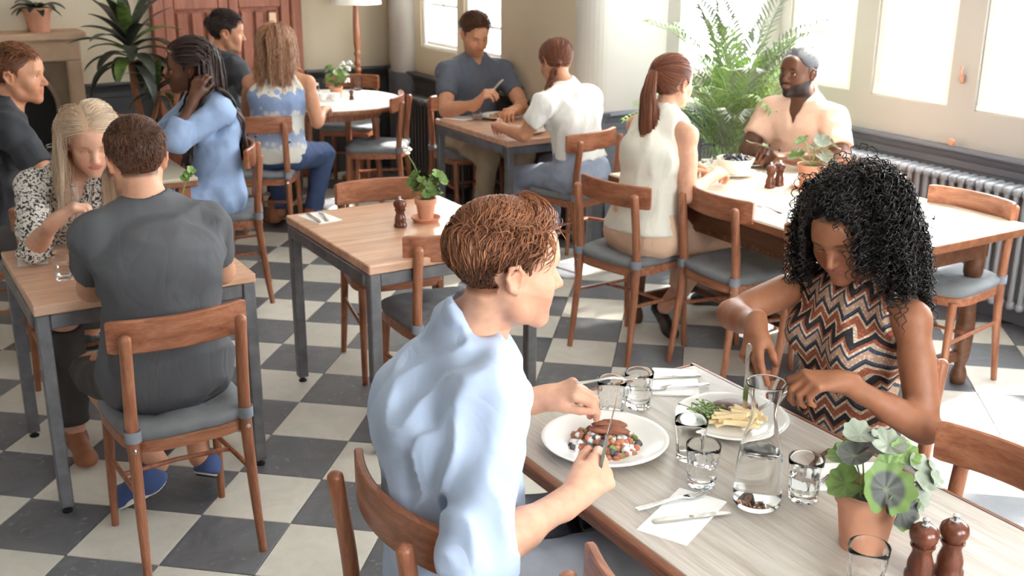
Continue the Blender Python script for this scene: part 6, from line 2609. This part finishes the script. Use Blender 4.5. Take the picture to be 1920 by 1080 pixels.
# ------------------------------------------------------------------- 3 man in the dark grey tee, back to us
J3 = dict(P=(.73, 3.225, .585), N=(.735, 3.29, 1.06), H=(.720, 3.315, 1.216), SR=(.898, 3.275, .995), SL=(.572, 3.265, 1.005), ER=(.975, 3.42, .80), WR=(.88, 3.62, .775),
          EL=(.575, 3.45, .80), WL=(.66, 3.68, .775), hunch=.05, hipr=(1, 0, 0), KR=(.87, 3.56, .52), KL=(.56, 3.53, .50), AR=(.845, 3.40, .17), AL=(.705, 3.385, .19))
p3 = person('man with short brown hair in dark grey tee and shorts, back to us', J3, 'm', LIGHT, (.06, 1, -.12),
            dict(sleeve=.62, mat=TEE_GREY, g=.012, sg=.014, hem=-.105, hipcover=.112, nz=.050, wr=.005, wf=30, ws=(.5, 1, 1.6)),
            dict(mat=SHORTS, end=.99, name='shorts', g=.010, waist=.02), RES_M,
            hands=[dict(s='R', d=(-.6, .7, 0), n=(0, 0, -1), curl=(.4, .5, .3)), dict(s='L', d=(.6, .7, 0), n=(0, 0, -1), curl=(.4, .5, .3))],
            scalp=lin(104, 66, 48), eyes=False, fat=1.0, hs=.95)
rg = np.random.default_rng(33)
put_hair(p3, [short_hair(rg, 2600, lambda p: np.where(p[:, 2] > .07, .030, .016), lambda p: np.where(p[:, 2] > .07, .011, np.where(p[:, 2] > .02, .006, .003)), flow_short((.3, .8, .1), (0, -.6, -.9), (0, 0, -1)), .001, 1, .0011, S=7, clump=.3)], HBROWN, .004)
shoe(p3, (.725, 3.335, .135), (.590, 3.515, .004), DENIMS, up=(-.35, -.25, 1), solem=SOLE, w=.044, h=.085)
shoe(p3, (.845, 3.345, .120), (.905, 3.565, .004), DENIMS, up=(.05, -.5, 1), solem=SOLE, w=.044, h=.085)

# ------------------------------------------------------------------- 4 blonde woman in the speckled blouse
J4 = dict(P=(.70, 4.43, .58), N=(.70, 4.28, .985), H=(.748, 4.158, 1.135), SR=(.555, 4.29, .95), SL=(.865, 4.265, .935), ER=(.495, 4.035, .79), WR=(.555, 3.885, .915), EL=(.955, 4.10, .80), WL=(.945, 3.985, .80),
          hunch=.02, hipr=(-1, 0, 0))
p4 = person('blonde woman in a black and white speckled blouse holding the carafe at left', J4, 'f', FAIR, (-.05, -.93, -.34),
            dict(sleeve=1.05, mat=SPECK, g=.012, sg=.016, hem=-.05, vee=.12, wr=.005, name='blouse', flare=.010),
            dict(mat=SHORTS), RES_M,
            hands=[dict(s='R', d=(.75, .05, .45), n=(.35, .0, -.9), curl=(.75, .9, .5), thumb=(.5, .4, .3)), dict(s='L', d=(-.2, -.9, 0), n=(-.8, 0, -.3), curl=(.6, .7, .5))],
            lids=.88, lip=lin(190, 112, 100), brow=lin(170, 120, 90), scalp=lin(206, 160, 126), hs=.96, iris=(.2, .25, .3, 1))
rg = np.random.default_rng(44)
P_, sh_ = long_paths(rg, p4, 1700, .34, 22, part=.02, fwd=-.75, out=.55, vol=.022, coll=body_coll(p4, .006), wave=.004, hg=.45)
put_hair(p4, [(P_, radii(P_, .0012), np.clip(sh_ + .12, 0, 1))], HBLONDE, .006)

# ------------------------------------------------------------------- 5 ginger man at far left
J5 = dict(P=(.42, 5.20, .59), N=(.60, 5.145, 1.10), H=(.665, 5.145, 1.262), SR=(.585, 4.955, 1.06), SL=(.57, 5.325, 1.06), ER=(.70, 4.86, .83), WR=(.86, 5.05, .775), EL=(.66, 5.46, .83), WL=(.86, 5.40, .775), hunch=.04, hipr=(0, -1, 0))
p5 = person('ginger man in a charcoal tee in profile at the left edge', J5, 'm', TAN, (.88, -.47, -.05),
            dict(sleeve=.66, mat=TEE_BLACK, g=.012, sg=.016, hem=-.06, wr=.005), dict(mat=SHORTS), RES_M,
            hands=[dict(s='R', d=(.8, .4, 0), n=(0, 0, -1)), dict(s='L', d=(.8, -.3, 0), n=(0, 0, -1))],
            beard=lin(190, 128, 96), beardw=.5, brow=lin(170, 110, 76), scalp=lin(170, 112, 84), lids=.3)
rg = np.random.default_rng(55)
put_hair(p5, [short_hair(rg, 1800, lambda p: np.where(p[:, 2] > .07, .036, .016), lambda p: np.where(p[:, 2] > .07, .014, .004), flow_short((.2, .9, .1), (0, -.7, -.8)), .001, 1, .0013, S=8, clump=.35)], HGINGER, .004)

# ------------------------------------------------------------------- 6 woman with long braids
J6 = dict(P=(1.585, 5.50, .585), N=(1.555, 5.485, 1.045), H=(1.49, 5.515, 1.20), SL=(1.575, 5.315, 1.0), SR=(1.56, 5.645, 1.0), EL=(1.345, 5.305, .885), WL=(1.455, 5.335, 1.075), ER=(1.36, 5.72, .82), WR=(1.22, 5.58, .775),
          hunch=.02, hipr=(.29, .957, 0), KL=(1.20, 5.44, .53), KR=(1.23, 5.68, .53))
p6 = person('smiling woman with long dark braids in a denim shirt dress', J6, 'f', DEEP, (-.95, .27, -.08),
            dict(sleeve=1.45, mat=DENIMSHIRT, g=.014, sg=.022, hem=-.16, collar=(.004, .014), cspan=2.0, wr=.006, wf=34, skirt=True, name='shirt_dress', cuff=True, flare=.006),
            None, RES_F,
            hands=[dict(s='L', d=(.35, .15, .75), n=(.55, .6, -.1), curl=(.5, .6, .4)), dict(s='R', d=(-.8, -.3, 0), n=(0, 0, -1))],
            lids=.5, smile=1.0, lip=lin(130, 74, 64), brow=lin(24, 16, 14), scalp=lin(30, 20, 18), hs=.97)
rg = np.random.default_rng(66)
P_, sh_ = long_paths(rg, p6, 240, .60, 40, part=.0, fwd=-1.0, out=.05, hg=.06, vol=.030, coll=body_coll(p6, .012), wave=.003, clumpn=2)
S_ = P_.shape[1]
tw = .0052 * (1 + .22 * np.sin(np.arange(S_) * 2.6))[None]
put_hair(p6, [(P_, np.broadcast_to(tw, P_.shape[:2]) * np.concatenate([np.full(4, .7), np.ones(S_ - 7), [.8, .7, .4]])[None], np.clip(sh_ * .8, 0, 1))], HBRAID, .008, n=6)

# ------------------------------------------------------------------- 7 dark haired man at the round table
J7 = dict(P=(2.09, 7.03, .59), N=(2.08, 6.955, 1.075), H=(2.125, 6.93, 1.232), SR=(2.11, 6.765, 1.03), SL=(2.07, 7.125, 1.03), ER=(2.19, 6.585, .82), WR=(2.40, 6.70, .78), EL=(2.20, 7.26, .82), WL=(2.42, 7.18, .78), hunch=.03, hipr=(.1, -1, 0))
p7 = person('dark haired man in a dark tee in profile before the wooden door', J7, 'm', TAN, (.96, -.24, -.12),
            dict(sleeve=.60, mat=TEE_BLACK, g=.012, sg=.016, hem=-.06, vee=.05, wr=.005), dict(mat=SHORTS), RES_F,
            hands=[dict(s='R', d=(.8, .3, 0), n=(0, 0, -1)), dict(s='L', d=(.8, -.2, 0), n=(0, 0, -1))], beard=lin(140, 100, 80), beardw=.35, brow=lin(60, 38, 28), scalp=lin(50, 34, 28))
rg = np.random.default_rng(77)
put_hair(p7, [short_hair(rg, 1500, lambda p: np.where(p[:, 2] > .06, .045, .018), lambda p: np.where(p[:, 2] > .06, .018, .005), flow_short((.2, .8, .2), (0, -.6, -.9)), .003, 1.2, .0015, S=8, clump=.5)], HDARK, .006)

# ------------------------------------------------------------------- 8 woman in the lace top
J8 = dict(P=(2.19, 6.31, .585), N=(2.225, 6.30, 1.03), H=(2.235, 6.315, 1.205), SR=(2.365, 6.20, .985), SL=(2.075, 6.37, .985), ER=(2.40, 6.17, .755), WR=(2.535, 6.40, .785), EL=(2.12, 6.60, .78), WL=(2.36, 6.68, .78), hunch=.01,
          hipr=(.866, -.5, 0), KR=(2.54, 6.45, .50), AR=(2.44, 6.42, .13), KL=(2.36, 6.78, .52))
p8 = person('honey blonde woman in a blue and cream lace top, back to us', J8, 'f', TAN, (.75, .55, -.10),
            dict(sleeve=-.012, tilt=.75, mat=LACE, g=.012, hem=-.06, wr=.004, name='lace_top', loose=1.06),
            dict(mat=JEANS), RES_F, hands=[dict(s='R', d=(.5, .8, 0), n=(0, 0, -1)), dict(s='L', d=(.8, .1, 0), n=(0, 0, -1))], eyes=False, scalp=lin(150, 104, 76), hs=.97)
rg = np.random.default_rng(88)
P_, sh_ = long_paths(rg, p8, 1300, .30, 20, part=.0, fwd=-.35, out=.35, vol=.022, coll=body_coll(p8, .004), wave=.004)
put_hair(p8, [(P_, radii(P_, .0016), np.clip(sh_ + .05, 0, 1))], HHONEY, .007)
shoe(p8, (2.36, 6.36, .02), (2.56, 6.50, .002), BOOT, solem=None, w=.040, h=.15)
shoe(p8, (2.27, 6.72, .012), (2.42, 6.92, .0), BOOT, w=.040, h=.15)

# ------------------------------------------------------------------- 9 man in the slate tee
J9 = dict(P=(3.49, 6.27, .59), N=(3.505, 6.235, 1.05), H=(3.49, 6.185, 1.222), SR=(3.305, 6.225, .985), SL=(3.695, 6.195, .975), ER=(3.215, 6.075, .775), WR=(3.30, 5.845, .84), EL=(3.72, 5.98, .775), WL=(3.55, 5.80, .79), hunch=.02, hipr=(-1, 0, 0),
          KR=(3.38, 5.84, .50), KL=(3.63, 5.82, .50), AR=(3.44, 6.02, .10), AL=(3.62, 5.95, .10))
p9 = person('brown haired man in a slate blue tee facing us at the window table', J9, 'm', TAN, (-.16, -.93, -.38),
            dict(sleeve=.62, mat=TEE_SLATE, g=.010, sg=.014, hem=-.06, collar=None, wr=.005, wf=34, ws=(1, 1, .5)), dict(mat=CHINO), RES_F,
            hands=[dict(s='R', d=(.3, -.35, .5), n=(.8, -.3, -.3), curl=(.8, .9, .5)), dict(s='L', d=(-.7, -.5, .1), n=(.1, 0, -1), curl=(.7, .8, .5))], lids=.75, brow=lin(80, 52, 38), scalp=lin(88, 60, 46), beard=lin(150, 104, 82), beardw=.35)
rg = np.random.default_rng(99)
put_hair(p9, [short_hair(rg, 1600, lambda p: np.where(p[:, 2] > .06, .045, .018), lambda p: np.where(p[:, 2] > .06, .020, .005), flow_short((.7, -.5, .3), (0, -.8, -.7)), .002, 1.2, .0014, S=8, clump=.4)], HBROWN, .006)
cutlery('knife', (3.335, 5.80, .875), (3.445, 5.765, .99), 'knife raised in the slate tee man\'s hand', 'cutlery in hands', (0, -1, .3))

# ------------------------------------------------------------------- 10 woman in the white lace sleeved tee
J10 = dict(P=(3.45, 4.925, .585), N=(3.41, 5.035, 1.01), H=(3.37, 5.085, 1.172), SR=(3.575, 5.035, .965), SL=(3.235, 4.985, .965), EL=(3.16, 5.06, .785), WL=(3.135, 5.285, .80), ER=(3.66, 5.16, .79), WR=(3.52, 5.36, .785), hunch=.035, hipr=(.97, .25, 0),
           KL=(3.27, 5.30, .50), AL=(3.30, 5.22, .09), KR=(3.52, 5.36, .52))
p10 = person('woman in a white tee and pale jeans, back to us, window table', J10, 'f', TAN, (.02, .90, -.42),
             dict(sleeve=.62, mat=TEE_WHITE, g=.012, sg=.018, hem=.08, wr=.006, wf=34, ws=(1, 1, .5)), dict(mat=JEANSP, waist=.30), RES_F,
             hands=[dict(s='L', d=(.3, .9, .1), n=(.3, 0, -.9), curl=(.8, .8, .5)), dict(s='R', d=(-.4, .8, .1), n=(-.3, 0, -.9), curl=(.8, .8, .5))], eyes=False, scalp=lin(100, 62, 44), hs=.97, roll=-.08)
rg = np.random.default_rng(101)
tiep = V3(-.045, -.088, -.055)


def tied(rng, pr, N, tie, S=12, vol=.008):
    p = scalp_roots(rng, N, 1); c, r = CRAN_C, CRAN_R + vol
    t = np.linspace(0, 1, S)[None, :, None]
    q = p[:, None] * (1 - t) + tie[None, None] * t
    k = np.sqrt((((q - c) / (r + rng.uniform(-.004, .006, N)[:, None, None])) ** 2).sum(2))
    out_ = c + (q - c) / k[..., None]
    w = np.clip((1 - t) / .12, 0, 1)
    q = np.where(k[..., None] < 1.0, out_, q) * w + (tie + rng.normal(size=(N, 1, 3)) * .006) * (1 - w)
    return q * pr['hs'], np.clip(rng.normal(.45, .2, N), 0, 1)


P_, sh_ = tied(rg, p10, 1100, tiep)
br = []
for k in range(3):
    n = 26
    for j in range(30):
        tt = np.linspace(0, 1, n)
        ctr = np.stack([tiep[0] - .012 - .050 * tt, tiep[1] + .02 + .10 * tt, tiep[2] - .02 - .17 * tt], 1)
        ang = tt * 15 + k * 2.09
        br.append(ctr + np.stack([.012 * np.cos(ang), .008 * np.sin(ang * 2), .004 * np.sin(ang)], 1) + rg.normal(size=3) * .0035)
BR = np.stack(br) * p10['hs']
put_hair(p10, [(P_, radii(P_, .0016), sh_), (BR, radii(BR, .0016), np.clip(rg.normal(.45, .2, len(BR)), 0, 1))], HAUBURN, .008)
cutlery('fork', (3.11, 5.27, .845), (3.25, 5.36, .765), 'fork in the white tee woman\'s left hand', 'cutlery in hands')

# ------------------------------------------------------------------- 11 woman with the ponytail
J11 = dict(P=(3.00, 3.80, .585), N=(3.085, 3.785, 1.065), H=(3.125, 3.79, 1.228), SR=(3.10, 3.635, 1.02), SL=(3.06, 3.945, 1.02), ER=(3.085, 3.60, .765), WR=(3.335, 3.715, .80), EL=(3.14, 4.04, .78), WL=(3.36, 3.98, .785), hunch=.01, hipr=(.2, -.98, 0),
           KR=(3.44, 3.76, .50), AR=(3.24, 3.90, .13), KL=(3.43, 3.99, .50))
p11 = person('woman with a long auburn ponytail in a cream sleeveless blouse, back to us', J11, 'f', LIGHT2, (.93, .20, -.03),
             dict(sleeve=-.001, tilt=.35, mat=CREAM, g=.013, hem=.0, wr=.005, wf=30, ws=(1, 1, .4), name='blouse', loose=1.05), dict(mat=PEACH, end=1.75), RES_F,
             hands=[dict(s='R', d=(.8, .3, .1), n=(0, .3, -.9), curl=(.7, .8, .5)), dict(s='L', d=(.8, -.2, .1), n=(0, -.3, -.9), curl=(.7, .8, .5))], scalp=lin(140, 88, 62), hs=.97, brow=lin(120, 76, 52))
rg = np.random.default_rng(111)
tp = V3(-.010, -.118, .062)
P_, sh_ = tied(rg, p11, 1300, tp)
n = 26; N_ = 900
tt = np.linspace(0, 1, n)[None, :, None]
a_ = rg.uniform(0, 2 * PI, (N_, 1)); q_ = np.sqrt(rg.uniform(0, 1, (N_, 1)))
wd2 = (.012 + .034 * np.sin(np.clip(tt[..., 0] * 1.25, 0, 1) * PI * .62)) * np.where(tt[..., 0] > .7, 1 - (tt[..., 0] - .7) * 2.2, 1)
L_ = rg.uniform(.36, .47, (N_, 1))
cx_ = tp[0] + np.cos(a_) * q_ * wd2 * 1.1 + .006 * np.sin(tt[..., 0] * 9 + a_ * 2)
cy_ = tp[1] - .050 * np.sin(np.clip(tt[..., 0] * 3.0, 0, 1) * PI / 2) + .075 * tt[..., 0] + np.sin(a_) * q_ * wd2 + .005 * np.cos(tt[..., 0] * 8 + a_)
cz_ = tp[2] + .020 * np.sin(np.clip(tt[..., 0] * 5, 0, 1) * PI) - L_ * tt[..., 0]
PT = np.stack([cx_, cy_, cz_], 2) * p11['hs']
put_hair(p11, [(P_, radii(P_, .0015), sh_), (PT, radii(PT, .0016), np.clip(rg.normal(.5, .22, N_), 0, 1))], HAUBURN, .006)
shoe(p11, (3.262, 4.01, .085), (3.185, 3.765, .0), SHOEB, up=(.15, -.25, 1), w=.040, h=.06, low=True)

# ------------------------------------------------------------------- 12 bearded man
J12 = dict(P=(4.235, 4.03, .585), N=(4.185, 4.02, 1.025), H=(4.14, 4.035, 1.185), SR=(4.135, 4.20, .965), SL=(4.20, 3.83, .965), ER=(3.99, 4.20, .775), WR=(3.915, 4.01, .80), EL=(4.115, 3.68, .79), WL=(3.945, 3.83, .80), hunch=.015, hipr=(-.05, 1, 0))
p12 = person('bearded man with cropped greying hair in a pale pink polo shirt', J12, 'm', DEEP2, (-.94, -.16, .02),
             dict(sleeve=.66, mat=POLO, g=.011, sg=.018, hem=-.05, vee=.10, collar=(.0045, .016), cspan=1.9, wr=.005, name='polo_shirt'), dict(mat=SHORTS), RES_F,
             hands=[dict(s='R', d=(-.5, -.7, .3), n=(-.3, .2, -.9), curl=(.8, .9, .5)), dict(s='L', d=(-.7, .5, .1), n=(0, .2, -.9), curl=(.8, .9, .5))], beard=lin(34, 30, 32), beardw=.95, brow=lin(36, 26, 24), scalp=lin(74, 70, 74), lip=lin(140, 88, 80), lids=.2, browth=1.3)
cf = cap_field(.0035).xf(p12['Rm'], p12['H']).mesh(.004)
rg = np.random.default_rng(121)
HGREY = hairmat('hair_grey_crop', lin(48, 46, 50), lin(78, 78, 84), lin(130, 130, 138), .7)
put_hair(p12, [short_hair(rg, 1200, .006, .002, flow_short(), 0, 1, .0014, S=4, clump=.3)], HGREY, .0035)
cutlery('fork', (3.945, 3.985, .82), (3.86, 4.085, .85), 'fork in the bearded man\'s hand', 'cutlery in hands')
auto_shoes(p1, SHOEB)
auto_shoes(p2, SHOEB)
auto_shoes(p4, BOOT)
auto_shoes(p5, SHOEB)
auto_shoes(p6, SHOEB)
auto_shoes(p7, SHOEB)
auto_shoes(p9, BOOT)
auto_shoes(p10, SHOEB)
auto_shoes(p12, SHOEB)
print('people done', round(time.time() - T0, 1))
